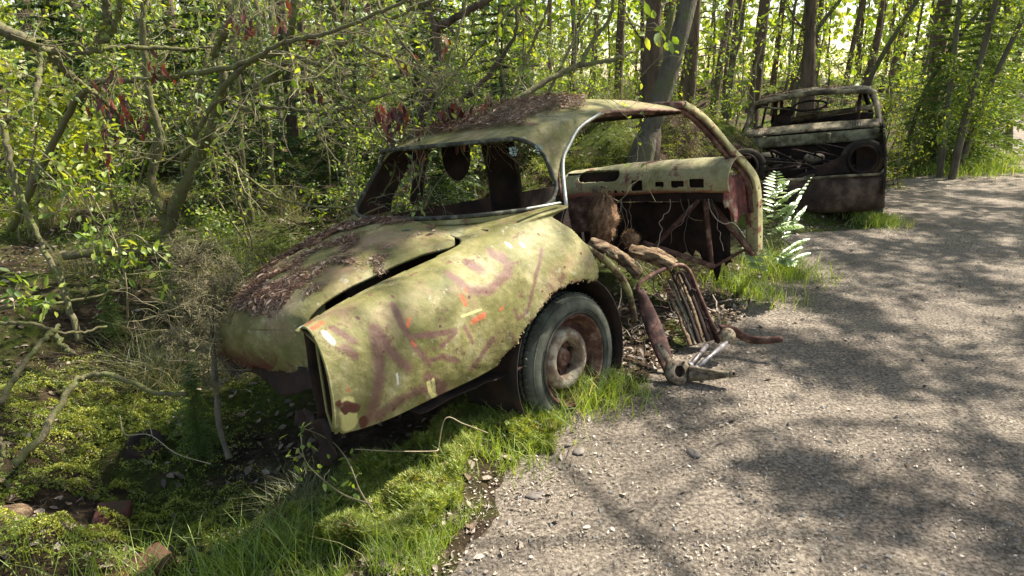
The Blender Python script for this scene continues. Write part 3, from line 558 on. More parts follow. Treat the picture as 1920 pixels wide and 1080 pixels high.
mb = MB(); mb.tube([(1.93 + .05 * (1 - ((t - CY) / .66) ** 2), t, Z0 + .742 + .045 * (1 - (t - .13) / 1.3) + .012 * cos((t - CY) * 3)) for t in np.linspace(.08, 1.46, 30)], .011, 6); mb.build('cowl_rail', M_darkrust, car)
# bulkhead + struts + floor rails
mb = MB(); mb.grid(np.array([[(1.92 + .03 * fbm(t, z, 6), t, Z0 + z) for z in np.linspace(.0 + .12 * abs(sin(t * 9)) + .1 * fbm(t, 0, 20), .5, 8)] for t in np.linspace(.22, 1.46, 60)])); solid(mb.build('bulkhead', M_darkrust, car), .004)
for (a1, b1, l1), (a2, b2, l2), r_ in [((1322, 372, 1.75), (1335, 505, 1.8), .017), ((1310, 375, 1.75), (1228, 462, 1.6), .016), ((1330, 378, 1.75), (1412, 478, 2.0), .017), ((1205, 455, 1.5), (1340, 500, 1.8), .016), ((1338, 500, 1.8), (1408, 462, 2.02), .011)]:
    mb = MB(); p, q = locl(a1, b1, l1), locl(a2, b2, l2); mb.bar(p, q, r_ * 2.2, r_ * 1.5, (0, 1, .3), .006); mb.build('brace', M_rust, car)
# far side: door panel strip, B post, rear side
mb = MB()
mb.grid(np.array([[(l, 1.47 + .02 * fbm(l, z, 5), Z0 + z) for z in np.linspace(.0, .66, 9)] for l in np.linspace(.1, 2.0, 40)]))
mb.build('far_side_panel', M_darkrust, car)
mb = MB(); mb.bar((.24, 1.42, Z0 + .7), (.28, 1.32, Z0 + 1.1), .07, .05, (0, 1, 0), .01); mb.build('far_pillar', M_darkrust, car)
# seat remains seen through the rear window
mb = MB()
sp = smooth_path([(.62, 1.02, .55), (.60, 1.0, .8), (.56, .99, 1.0), (.55, 1.0, 1.06)], 16)
mb.grid(np.array([[(p[0] + .03 * sin(q_ * 6), p[1] + (q_ - .5) * .24, p[2] + Z0) for q_ in np.linspace(0, 1, 10)] for p in sp])); solid(mb.build('hanging_panel', M_darkrust, car), .02)
mb = MB(); fl_ = [(.30, 1.22, 1.08), (.3, 1.18, .98), (.31, 1.12, .88), (.32, 1.06, .82)]
for k, wd in enumerate((.2, .22, .16, .04)): pass
mb.grid(np.array([[(.32, 1.10 + (q_ - .5) * wd, Z0 + z) for q_ in np.linspace(0, 1, 8)] for z, wd in ((1.1, .2), (1.0, .23), (.93, .22), (.87, .16), (.83, .05))])); solid(mb.build('torn_trim', M_darkrust, car), .015)
# wheel
wh = empty('wheel'); wh.parent = car; wh.location = (0, .055, Z0)
mb = MB(); R0 = .315
tyre = [(.205, .115), (.215, .03), (.235, .008), (.262, .0), (.285, .006), (.300, .018), (.311, .034), (.316, .05), (.316, .058), (.309, .06), (.309, .066), (.318, .068), (.319, .085), (.311, .087), (.311, .093), (.319, .095), (.318, .115), (.31, .117), (.31, .123), (.316, .125), (.311, .15), (.295, .165), (.26, .172), (.21, .15)]
mb.lathe(tyre, (0, 0, 0), (0, 1, 0), 96)
for k in range(64):
    a_ = k * 2 * pi / 64; mb.box((.3165 * cos(a_), .05, .3165 * sin(a_)), (.004, .03, .011), np.array([[cos(a_), 0, -sin(a_)], [0, 1, 0], [sin(a_), 0, cos(a_)]]))
for r_ in (.228, .247, .292): mb.lathe([(r_ - .0025, .010 if r_ != .292 else .012), (r_, -.001 if r_ != .292 else .008), (r_ + .0025, .010)], (0, 0, 0), (0, 1, 0), 80)
tyre_o = mb.build('tyre', None or nmat('old_rubber', [(.3, (.03, .03, .022)), (.45, (.065, .066, .05)), (.6, (.11, .115, .085)), (.8, (.16, .165, .12))], 9, .85, 60, .5, .004), wh)
mb = MB(); mb.lathe([(.222, .012), (.216, .008), (.209, .014), (.206, .03), (.198, .045), (.19, .06), (.188, .085), (.165, .1), (.14, .098), (.13, .07), (.122, .052), (.108, .048), (.1, .055), (.096, .085), (.09, .1), (.05, .102), (.045, .08), (.03, .078), (.0001, .08)], (0, 0, 0), (0, 1, 0), 72)
rim_ = mb.build('rim', M_rust, wh)
mb = MB(); mb.lathe([(.15, .085), (.143, .06), (.13, .045), (.112, .04), (.096, .046), (.09, .07), (.088, .1)], (0, 0, 0), (0, 1, 0), 60); mb.build('hub_ring', nmat('peeled_cream', [(.3, (.1, .055, .04)), (.48, (.22, .16, .11)), (.6, (.4, .36, .27)), (.75, (.2, .1, .07))], 16, .8, 70, .5, .004), wh)
for k in range(5):
    mb = MB(); a_ = k * 2 * pi / 5 + .4; mb.lathe([(.0001, .075), (.009, .075), (.011, .08), (.011, .1)], (.068 * cos(a_), 0, .068 * sin(a_)), (0, 1, 0), 6); mb.build('wheel_nut', M_darkrust, rim_, smooth=False)
# front stub of the body, mostly rotted away
mb = MB(); hp = smooth_path([(1.38, CY, Z0 + 1.15), (1.42, 1.1, Z0 + 1.15), (1.43, 1.25, Z0 + 1.13)], 12); mb.tube(hp, .025, 8); mb.tube(smooth_path([(1.38, .24, Z0 + 1.14), (1.42, CY, Z0 + 1.17), (1.4, 1.3, Z0 + 1.13)], 12), .022, 8); mb.build('windscreen_frame', M_rust, car)
# ------------------------------------------------------------------ loose things by the car
sf = empty('broken_seat', loc=tuple(G(1290, 655)))
tag(sf, 'bent rusty seat frame with tubular top, springs and slats leaning beside the rear wheel', 'seat frame')
def LW(o, pts): b = np.array(o.location); return np.asarray(pts, float) - b
def seatpart(name, fn, mat, solidify=0):
    mb = MB(); fn(mb); o = mb.build(name, mat, sf)
    if solidify: solid(o, solidify)
    return o
A1 = [P(1200, 560, 3.55), P(1196, 540, 3.56), P(1206, 525, 3.6), P(1240, 507, 3.75), P(1268, 497, 3.85), P(1284, 500, 3.88), P(1296, 515, 3.86), P(1310, 550, 3.8), P(1332, 600, 3.72), P(1350, 640, 3.66)]
seatpart('tube', lambda m: m.tube(LW(sf, smooth_path(A1, 50)), .012, 10), M_rust)
def plate(m):
    L_ = smooth_path([P(1192, 545, 3.55), P(1202, 590, 3.5), P(1222, 650, 3.4), P(1248, 705, 3.3)], 24); Rr = smooth_path([P(1206, 540, 3.56), P(1232, 590, 3.5), P(1252, 640, 3.42), P(1268, 705, 3.32)], 24)
    V_ = np.array([[l * (1 - f) + r * f + np.array([0, -.012 * sin(f * pi), 0]) for f in np.linspace(0, 1, 7)] for l, r in zip(L_, Rr)]); m.grid(LW(sf, V_.reshape(-1, 3)).reshape(V_.shape))
seatpart('side_plate', plate, nmat('plate_rust', [(.35, (.02, .012, .01)), (.5, (.06, .028, .022)), (.62, (.12, .06, .045)), (.72, (.2, .13, .1))], 16, .8, 80, .7, .004), .005)
for a_, b_, w_, mt in [((1246, 532, 3.86), (1296, 648, 3.60), .030, M_rotwood), ((1254, 524, 3.86), (1304, 646, 3.61), .026, M_greymetal), ((1262, 514, 3.85), (1312, 643, 3.62), .028, M_darkrust), ((1271, 510, 3.86), (1320, 642, 3.63), .022, M_rotwood), ((1278, 508, 3.87), (1328, 640, 3.65), .030, M_darkrust), ((1287, 512, 3.88), (1336, 638, 3.67), .026, M_rust), ((1294, 520, 3.89), (1342, 636, 3.68), .024, M_darkrust)]:
    def slat_(m, a_=a_, b_=b_, w_=w_):
        p_, q_ = LW(sf, [P(*a_)])[0], LW(sf, [P(*b_)])[0]; n_ = 14; off = rs.normal(size=(n_, 3)) * .0018; V_ = []
        dr = nrm(q_ - p_); sd = nrm(np.cross(dr, [0, .25, 1])); up_ = np.cross(sd, dr)
        for k_ in range(n_):
            c_ = p_ + (q_ - p_) * k_ / (n_ - 1) + off[k_] + up_ * .008 * sin(k_ * .25); ww_ = w_ * (.9 + .25 * rs.rand()) / 2; V_.append([c_ + sd * x_ * ww_ + up_ * y_ * .006 for x_, y_ in ((-1, -1), (-1, 1), (-.2, 1.25), (1, 1), (1, -1), (0, -1.3), (-1, -1))])
        m.grid(np.array(V_), flip=True)
    seatpart('slat', slat_, mt)
for k_ in range(4):
    seatpart('bracket', lambda m: m.box(LW(sf, [P((1262, 1300, 1325, 1345)[k_], (508, 545, 600, 640)[k_], (3.86, 3.79, 3.72, 3.67)[k_])])[0], (.03, .014, .022), np.array(Matrix.Rotation(.5, 3, 'Y')), .003), M_darkrust)
for (x0, y0, x1, y1) in ((1216, 522, 1248, 575), (1247, 535, 1262, 560)):
    def spring(m):
        n = 60; t = np.linspace(0, 1, n); pts_ = np.array([P(x0 + (x1 - x0) * k + 7 * sin(k * 26), y0 + (y1 - y0) * k + 3 * cos(k * 26), 3.72) for k in t]); m.tube(LW(sf, pts_), .0022, 5)
    seatpart('spring', spring, M_rust)
seatpart('spring', lambda m: m.tube(LW(sf, smooth_path([P(1268, 520, 3.8), P(1275, 510, 3.8), P(1284, 520, 3.8), P(1280, 535, 3.8), P(1270, 530, 3.8), P(1268, 520, 3.8)], 30)), .004, 6), M_darkrust)
ax_ = empty('suspension_arm', loc=tuple(G(1275, 720)))
tag(ax_, 'grey cast suspension arms joined by two rods, lying on the gravel path', 'suspension arm')
def ap_(name, mb, mat, par=None): return mb.build(name, mat, par or ax_)
hb = P(1270, 697, 3.22); ahn = nrm(np.array([.35, -.85, .45])); mb = MB()
mb.lathe([(.03, .024), (.055, .026), (.07, .012), (.07, -.014), (.05, -.024), (.03, -.02), (.03, .024)], LW(ax_, [hb])[0], ahn, 40)
arm = smooth_path([P(1292, 700, 3.22), P(1320, 702, 3.2), P(1348, 702, 3.18), P(1372, 701, 3.16)], 14)
mb.tube(LW(ax_, arm), np.linspace(.042, .014, 14), 10); mb.bar(LW(ax_, [P(1296, 690, 3.19)])[0], LW(ax_, [P(1355, 699, 3.15)])[0], .012, .02, ahn, .003); mb.lathe([(.008, .016), (.019, .014), (.019, -.014), (.008, -.016)], LW(ax_, [P(1372, 701, 3.16)])[0], ahn, 18)
hub_ = ap_('casting', mb, M_greymetal)
for k_ in range(5):
    mb = MB(); an_ = k_ * 1.256 + .3; e1_ = nrm(np.cross(ahn, [0, 0, 1])); e2_ = np.cross(ahn, e1_); mb.lathe([(.0001, .032), (.007, .032), (.0075, .018)], LW(ax_, [hb])[0] + .052 * (cos(an_) * e1_ + sin(an_) * e2_), ahn, 6); mb.build('bolt', M_rust, hub_, smooth=False)
mb = MB(); mb.lathe([(.0001, .0), (.031, 0)], LW(ax_, [hb])[0], ahn, 24); mb.build('hub_bore', M_darkrust, ax_)
mb = MB(); mb.bar(LW(ax_, [P(1262, 690, 3.24)])[0], LW(ax_, [P(1234, 645, 3.3)])[0], .04, .018, ahn, .008); mb.lathe([(.006, .012), (.017, .012), (.019, 0)], LW(ax_, [P(1236, 650, 3.29)])[0], ahn, 16); ap_('lever', mb, M_greymetal)
for a_, b_ in (((1292, 688, 3.28), (1328, 645, 3.6)), ((1302, 694, 3.22), (1362, 642, 3.45))):
    mb = MB(); mb.tube(LW(ax_, [P(*a_), P(*b_)]), .0125, 12); mb.tube(LW(ax_, [P(*a_), P(*a_) * .92 + P(*b_) * .08]), .018, 8); ap_('rod', mb, nmat('old_steel', [(.4, (.07, .05, .045)), (.55, (.19, .18, .19)), (.7, (.34, .33, .34))], 25, .45, 90, .3, .002, .4))
mb = MB(); th = np.linspace(0, pi, 16); mb.lathe([(.045 * sin(t) + .0001, .04 * cos(t)) for t in th], LW(ax_, [P(1364, 630, 3.5)])[0], nrm([.3, -.9, .3]), 28); ap_('ball_joint', mb, nmat('ivory_rust', [(.38, (.07, .045, .03)), (.5, (.26, .2, .13)), (.6, (.38, .32, .22)), (.68, (.12, .07, .05))], 40, .85))
mb = MB(); fa = smooth_path([P(1345, 615, 3.62), P(1375, 618, 3.6), P(1400, 632, 3.56), P(1430, 636, 3.52), P(1462, 634, 3.5)], 24); ww = np.linspace(1, .55, 24)
mb.grid(LW(ax_, np.array([[p + np.array([0, 0, -.055 * w__ * (f - .35)]) + np.array([.012, -.02, 0]) * sin(f * pi) for f in np.linspace(0, 1, 6)] for p, w__ in zip(fa, ww)]).reshape(-1, 3)).reshape(24, 6, 3)); o = ap_('far_arm', mb, M_rust); solid(o, .012)
# things inside the cabin
def foam(name, c, size, lab, n):
    mb = MB(); u_, v_ = np.meshgrid(np.linspace(0, 2 * pi, 50), np.linspace(0, pi, 30), indexing='ij')
    r_ = 1 + .22 * fbm(np.cos(u_) * 2 + c[0] * 7, np.cos(v_) * 2 + np.sin(u_), 1.6); V_ = np.stack([r_ * np.cos(u_) * np.sin(v_) * size[0], r_ * np.sin(u_) * np.sin(v_) * size[1], r_ * np.cos(v_) * size[2]], -1)
    mb.grid(V_, flip=True); base_ = V_.reshape(-1, 3); idx = rs.randint(0, len(base_), n); b_ = base_[idx]; dd = nrm(b_) + rs.normal(size=b_.shape) * .6
    o = mb.build(name, M_foam); rs_f = size; o.location = tuple(c); tag(o, lab, 'seat stuffing')
    m2 = MB(); L_ = .012 + .018 * rs.rand(n); cards(m2, b_ + nrm(dd) * L_[:, None] * .4, L_, .0015, dd, tri=True); h = m2.build('fibre', leafmat(name + '_fibre', [(0, (.16, .07, .03)), (1, (.5, .32, .18))], .3), o); return o
foam('horsehair_stuffing', P(1130, 412, 4.0), (.085, .1, .15), 'large lump of brown horsehair padding in the doorway behind the rear wheel arch', 3500)
foam('horsehair_stuffing', P(1182, 448, 4.1), (.045, .045, .05), 'small lump of brown horsehair padding beside the larger one in the doorway', 1200)
mb = MB(); mb.grid(np.array([[P(a_, b_ , Y_) + np.array([0, 0, .02 * fbm(a_ * .1, b_ * .1, 1)]) for a_, b_, Y_ in zip(np.linspace(x0, x1, 10), np.linspace(y0, y1, 10), np.linspace(4.1, 4.0, 10))] for x0, y0, x1, y1 in ((1062, 378, 1075, 440), (1090, 372, 1105, 436), (1118, 368, 1128, 442))]))
tag(solid(mb.build('seat_cover', M_rust), .01), 'torn red-brown seat cover hanging inside the doorway', 'seat cover')
for k, (p, q, w_, t_, lab) in enumerate([((1105, 452, 3.75), (1185, 500, 3.7), .11, .03, 'broad pale rotten board lying over the rear wheel housing'), ((1180, 468, 3.9), (1262, 500, 3.8), .07, .035, 'split brown log piece lying beside the seat frame inside the car'), ((1140, 470, 3.75), (1200, 518, 3.6), .05, .03, 'short yellowish rotten chunk next to the broad pale board'), ((1215, 468, 4.1), (1268, 495, 3.95), .05, .02, 'grey weathered board behind the split log in the car')]):
    pts_ = smooth_path([P(*p), (P(*p) + P(*q)) / 2 + [0, 0, .015], P(*q)], 24); mb = MB()
    V_ = []
    dr = nrm(pts_[-1] - pts_[0]); sd = nrm(np.cross(dr, [0, 0, 1])); up_ = np.cross(sd, dr)
    for i_, c_ in enumerate(pts_):
        an_ = np.linspace(0, 2 * pi, 17); rr_ = 1 + .35 * fbm(np.cos(an_) * 2 + i_ * .05, np.sin(an_) * 3 + k, 2.5) + .12 * fbm(np.cos(an_) * 9, i_ * .3, 1); sc_ = 1 - .15 * (i_ in (0, 23))
        V_.append([c_ + sd * cos(a_) * w_ / 2 * r_ * sc_ + up_ * sin(a_) * t_ * r_ * sc_ for a_, r_ in zip(an_, rr_)])
    mb.grid(np.array(V_), flip=True); ft_ = np.array(V_); mb.grid(np.stack([ft_[0], np.repeat(pts_[:1], 17, 0)])); mb.grid(np.stack([ft_[-1], np.repeat(pts_[-1:], 17, 0)]))
    tag(mb.build('rotten_wood_piece', M_rotwood), lab, 'wood piece')
# ------------------------------------------------------------------ CAR 2 (local: x out of its front, y to image right, z up)
a2 = R(27); r2 = R(7); F2 = np.array([-sin(a2), -cos(a2), 0]); S2 = np.array([cos(a2) * cos(r2), -sin(a2) * cos(r2), sin(r2)]); U2 = np.cross(F2, S2); U2 = U2 if U2[2] > 0 else -U2
W2 = .72; SC2 = 1.12; B2 = np.array([3.88, 6.97, .02]) - S2 * W2 * SC2
M2 = Matrix((np.column_stack([F2, S2, U2]) * SC2).tolist()).to_4x4(); M2.translation = Vector(B2)
c2 = empty('burnt_out_car', M2); tag(c2, 'dark stripped small sedan standing nose-on behind the olive coupe, bonnet gone', 'car')
def w2c(p): q = np.asarray(p) - B2; return np.array([q @ F2, q @ S2, q @ U2]) / SC2
def c2px(px, py, x):                      # pixel -> local point on the plane local x = x
    r = ray(px, py); B = B2 + F2 * x * SC2; k = ((B - O) @ F2) / (r @ F2); return w2c(O + r * k)
M_paint2 = nmat('burnt_paint', [(.3, (.01, .008, .006)), (.5, (.035, .026, .018)), (.62, (.11, .085, .05)), (.75, (.06, .025, .015))], 5, .8, 60, .5, .005)
M_roof2 = nmat('pale_burnt_paint', [(.32, (.03, .022, .016)), (.47, (.11, .085, .05)), (.56, (.3, .25, .16)), (.64, (.1, .05, .03))], 5, .75, 60, .5, .005)
# side shells
sil = [(-3.3, .25), (-3.32, .6), (-3.25, .78), (-2.75, .86), (-2.35, 1.2), (-1.35, 1.22), (-.98, .88), (-.9, .84), (-.1, .80), (-.03, .7), (-.02, .3), (-.25, .28), (-.30, .45), (-.45, .6), (-.68, .6), (-.85, .45), (-.9, .2), (-2.3, .18), (-2.35, .4), (-2.5, .56), (-2.75, .56), (-2.9, .4), (-2.95, .25)]
win = [(-2.62, .90), (-2.3, 1.13), (-1.42, 1.14), (-1.10, .90)]
def sideg(sg):
    ll_, zz_ = np.meshgrid(np.linspace(-3.35, 0, 260), np.linspace(.12, 1.24, 90), indexing='ij')
    y = W2 - .02 * np.abs((zz_ - .55) / .4) ** 2 - .11 * np.clip((zz_ - .84) / .38, 0, 1) ** 1.1 - .04 * np.clip((-2.9 - ll_) / .4, 0, 1)
    V_ = np.stack([ll_, sg * y, zz_], -1); m_ = .25 * (V_[:-1, :-1] + V_[1:, :-1] + V_[:-1, 1:] + V_[1:, 1:])
    j = .006 * fbm(m_[..., 0], m_[..., 2], 30)
    k_ = inpoly(m_[..., 0] + j, m_[..., 2] + j, sil) & ~inpoly(m_[..., 0], m_[..., 2], win)
    k_ &= ~((np.abs(m_[..., 0] + 1.87) < -1))
    mb = MB(); mb.grid(V_, k_, flip=sg < 0); return solid(mb.build('side_panel', M_paint2, c2), .02, -sg)
sideg(1); sideg(-1)
mb = MB(); mb.grid(np.array([[(x, y, 1.19 + .07 * (1 - (y / .62) ** 2) + .03 * (1 - ((x + 1.85) / .6) ** 2) - .04 * max(0, abs(y) / .62 - .85) / .15 + .006 * fbm(x, y, 5)) for y in np.linspace(-.62, .62, 50)] for x in np.linspace(-2.45, -1.28, 50)])); solid(mb.build('roof', M_roof2, c2), .02, -1)
mb = MB(); mb.tube(smooth_path([(-.97, -.66, .86), (-1.15, -.64, 1.03), (-1.27, -.61, 1.15), (-1.28, -.53, 1.21), (-1.26, 0, 1.25), (-1.28, .53, 1.21), (-1.27, .61, 1.15), (-1.15, .64, 1.03), (-.97, .66, .86)], 60), .028, 8)
mb.build('windscreen_frame', M_roof2, c2)
mb = MB()
for sg in (-1, 1): mb.tube(smooth_path([(-2.42, sg * .5, 1.2), (-2.75, sg * .58, .9)], 6), .03, 8)
mb.tube([(-2.78, -.6, .88), (-2.80, 0, .9), (-2.78, .6, .88)], .04, 8); mb.build('rear_window_frame', M_paint2, c2)
# cowl with louvres
mb = MB(); mb.grid(np.array([[(-.98 + .14 * f, y, .93 - .07 * f + .012 * (1 - (y / .66) ** 2)) for f in np.linspace(0, 1, 4)] for y in np.linspace(-.66, .66, 40)])); cw = solid(mb.build('cowl', M_roof2, c2), .012)
mb = MB()
for k in range(44):
    y = -.5 + k * .0232
    if abs(y + .02) > .03: mb.box((-.89, y, .893), (.07, .011, .012), np.array(Matrix.Rotation(.46, 3, 'Y')), .002)
mb.build('air_louvre', M_greymetal, cw)
mb = MB(); mb.grid(np.array([[(-.84 + .01 * fbm(y, z, 9), y, z) for z in (.735, .76, .80, .85)] for y in np.linspace(-.64, .66, 30)])); solid(mb.build('firewall', nmat('pale_firewall', [(.3, (.03, .025, .016)), (.45, (.13, .11, .06)), (.6, (.3, .27, .17)), (.75, (.12, .06, .04))], 8), c2), .01)
for y in (-.3, .2):
    mb = MB(); mb.box((-.815, y, .79), (.03, .04, .10), bev=.006); mb.build('bracket', M_roof2, c2)
mb = MB(); mb.grid(np.array([[(-.9, y, z) for z in (.1, .4, .76)] for y in np.linspace(-.66, .66, 10)])); mb.grid(np.array([[(x, y, .22 + .05 * fbm(x, y, 3)) for y in np.linspace(-.66, .66, 20)] for x in np.linspace(-.9, -.1, 14)]))
for sg in (-1, 1): mb.grid(np.array([[(x, sg * (.5 + .05 * sin(x * 6)), z) for z in (.2, .5, .72)] for x in np.linspace(-.85, -.1, 10)]))
mb.build('engine_bay', M_darkrust, c2)
for c_, s_, nm_, mt in [((-.5, -.15, .5), (.34, .3, .2), 'engine_block', M_darkrust), ((-.5, .08, .62), (.16, .18, .1), 'air_cleaner', M_greymetal), ((-.55, -.38, .64), (.15, .16, .14), 'battery_tray', M_roof2), ((-.35, .25, .52), (.12, .2, .12), 'dynamo', M_darkrust)]:
    mb = MB(); mb.box(c_, s_, np.array(Matrix.Rotation(.3 * sin(c_[1] * 20), 3, 'Z')), .03); mb.build(nm_, mt, c2)
for k in range(9):
    mb = MB(); p = np.array([-.6 + .3 * rs.rand(), -.5 + rs.rand(), .66]); mb.tube(smooth_path([p, p + [.1, .1 * rs.normal(), .05 * rs.normal()], p + [.15 * rs.normal(), .25, -.06], p + [.3, .3 * rs.normal(), -.1]], 16), .008 + .006 * rs.rand(), 6); mb.build('hose', M_darkrust, c2)
# nose: lower panel, lamp bowls, slam panel, bumper
mb = MB()
nf = smooth_path([(-.06, 0, .47), (-.015, 0, .44), (.02, 0, .38), (.03, 0, .28), (.01, 0, .19), (-.06, 0, .14)], 24)
mb.grid(np.array([[(p[0] - .16 * abs(y / W2) ** 3.5 + .008 * fbm(y, p[2], 6), y, p[2] + .012 * fbm(y, 0, 5)) for p in nf] for y in np.linspace(-W2 + .01, W2 - .01, 70)])); solid(mb.build('nose_panel', nmat('scorched_nose', [(.3, (.015, .011, .008)), (.48, (.06, .035, .025)), (.6, (.13, .085, .06)), (.75, (.2, .14, .1))], 5, .85, 50, .7, .008), c2), .012)
mb = MB(); mb.tube([(.0 - .14 * abs(y / W2) ** 3, y, .475 + .01 * sin(y * 5)) for y in np.linspace(-.68, .7, 40)], .014, 6); mb.build('slam_panel', M_roof2, c2)
for sg in (-1, 1):
    mb = MB(); mb.lathe([(.135, -.02), (.135, .02), (.118, .025), (.11, .0), (.10, -.06), (.06, -.1), (.0001, -.11)], (-.10, sg * .53, .62), nrm([1, sg * .12, .05]), 40); mb.build('headlamp_bowl', M_darkrust, c2)
    mb = MB(); mb.grid(np.array([[(-.12 - .02 * rr__, sg * .53 + (.13 + .07 * rr__) * cos(a_), .62 + (.13 + .05 * rr__) * sin(a_)) for rr__ in (0, 1)] for a_ in np.linspace(0, 2 * pi, 40)])); solid(mb.build('headlamp_surround', M_paint2, c2), .01)
mb = MB(); mb.box((-.04, -.02, .56), (.06, .5, .15), bev=.01); 
mb = MB(); mb.grid(np.array([[(-.10 + .03 * fbm(y, z, 8), y, z) for z in np.linspace(.48, .48 + .2 * np.clip((y + .1) / .5, 0.02, 1), 5)] for y in np.linspace(-.12, .42, 14)])); solid(mb.build('radiator_panel', M_darkrust, c2), .008)
st = smooth_path([c2px(1450, 338, -.05), c2px(1500, 334, -.1), c2px(1545, 318, -.15), c2px(1580, 300, -.2), c2px(1625, 290, -.25)], 30)
mb = MB(); mb.grid(np.array([[p + np.array([.0, 0, 0]) + np.array([-.03, 0, -.055]) * f * (.35 + .65 * k / 30) + np.array([.02, 0, 0]) * sin(f * pi) for f in np.linspace(0, 1, 5)] for k, p in enumerate(st)])); solid(mb.build('bent_wing_rail', M_roof2, c2), .02)
# interior of car 2
mb = MB()
mb.grid(np.array([[(-2.0 + .15 * (z - .5), y, z + .04 * sin(y * 4)) for z in np.linspace(.3, .93, 8)] for y in np.linspace(-.55, .6, 20)])); solid(mb.build('rear_seat', M_darkrust, c2), .05)
mb = MB(); mb.tube([(-2.02, -.3, .95), (-2.03, .1, .99), (-2.0, .58, 1.02)], .03, 8); mb.build('seat_top_rail', M_roof2, c2)
mb = MB(); mb.bar((-1.2, -.5, 1.16), (-1.8, .05, 1.02), .05, .02, (0, 0, 1)); mb.build('fallen_roof_bow', M_roof2, c2)
mb = MB(); th = np.linspace(0, 2 * pi, 40); mb.tube([(-1.35 + .0 * t, -.02 + .17 * cos(t), 1.12 + .05 * sin(t)) for t in th], .011, 6, cap=False); mb.build('steering_wheel', M_darkrust, c2)
mb = MB()
for y, z, rr_ in ((-.32, .98, .09), (-.26, 1.07, .06), (-.38, .92, .07)):
    mb.lathe([(rr_ * sin(t) + .0001, rr_ * cos(t)) for t in np.linspace(0, pi, 10)], (-1.5, y, z), (0, 0, 1), 16)
mb.build('hanging_lining', M_darkrust, c2)
mb = MB()
for y in (-.42, -.36, .45): mb = MB(); mb.tube([(-1.6, y, .85), (-1.62, y + .02, 1.2)], .018, 6); mb.build('door_post', M_rust, c2)
mb = MB(); mb.grid(np.array([[(x, y, .3) for y in (-.6, 0, .6)] for x in np.linspace(-3.2, -.9, 6)])); mb.grid(np.array([[(-3.25, y, z) for z in (.3, .55, .8)] for y in (-.6, 0, .6)])); mb.grid(np.array([[(x, y, .84) for y in (-.6, 0, .6)] for x in (-3.25, -3.0, -2.78)])); mb.build('floor_pan', M_darkrust, c2)
mb = MB(); mb.lathe([(.14, .0), (.2, -.02), (.27, .0), (.28, .06), (.28, .12), (.2, .14)], (-.57, W2 - .03, .25), (0, -1, 0), 40); mb.build('wheel', tyre_o.data.materials[0], c2)
# ------------------------------------------------------------------ VEGETATION
def twigs_from(mb, lmb, pts, rad, depth, rs, leaf=0, spread=.9, droop=0., nsub=5, lens=.45, tips=None, leafsize=.035):
    """side shoots off a limb, recursively; leaves at the ends of the last order"""
    m = len(pts)
    Ltot = np.linalg.norm(np.diff(pts, axis=0), axis=1).sum()
    for k in range(nsub):
        i = rs.randint(max(1, m // 6), m); p = pts[i]; tg = nrm(pts[i] - pts[i - 1]); d = nrm(tg * .8 + rs.normal(size=3) * spread + [0, 0, .15 - droop]); L_ = Ltot * lens * (.5 + rs.rand())
        n = 7; q = [p]; dd = d
        for j in range(n): dd = nrm(dd + rs.normal(size=3) * .22 + [0, 0, -droop * .25]); q.append(q[-1] + dd * L_ / n)
        q = np.array(q); r0 = rad * .5 * (1 - .5 * i / m); mb.tube(q, np.linspace(r0, max(r0 * .25, .0012), n + 1), 5 if r0 > .006 else 4, cap=False)
        if depth > 0: twigs_from(mb, lmb, q, r0, depth - 1, rs, leaf, spread, droop, nsub, lens, tips, leafsize)
        if tips is not None: tips.append(q[-1])
        if leaf and depth <= 1 and lmb is not None:
            nl = rs.poisson(leaf)
            if nl:
                ii = rs.randint(1, n + 1, nl); c = q[ii] + rs.normal(size=(nl, 3)) * leafsize * .8; ld = nrm(nrm(c - q[ii]) + [0, 0, -.3]); oval_cards(lmb, c, leafsize * (.6 + .8 * rs.rand(nl)), leafsize * .6, ld, nrm(rs.normal(size=(nl, 3)) * .6 + [0, 0, 1]), rs=rs)
def crown_pts(n, h0, h1, rad, rs, k=14):
    cl = np.stack([rs.normal(size=k) * rad * .55, rs.normal(size=k) * rad * .55, h0 + (h1 - h0) * rs.rand(k)], -1); i = rs.randint(0, k, n); return cl[i] + rs.normal(size=(n, 3)) * rad * .28 * [1, 1, .6], cl
TREES = {}
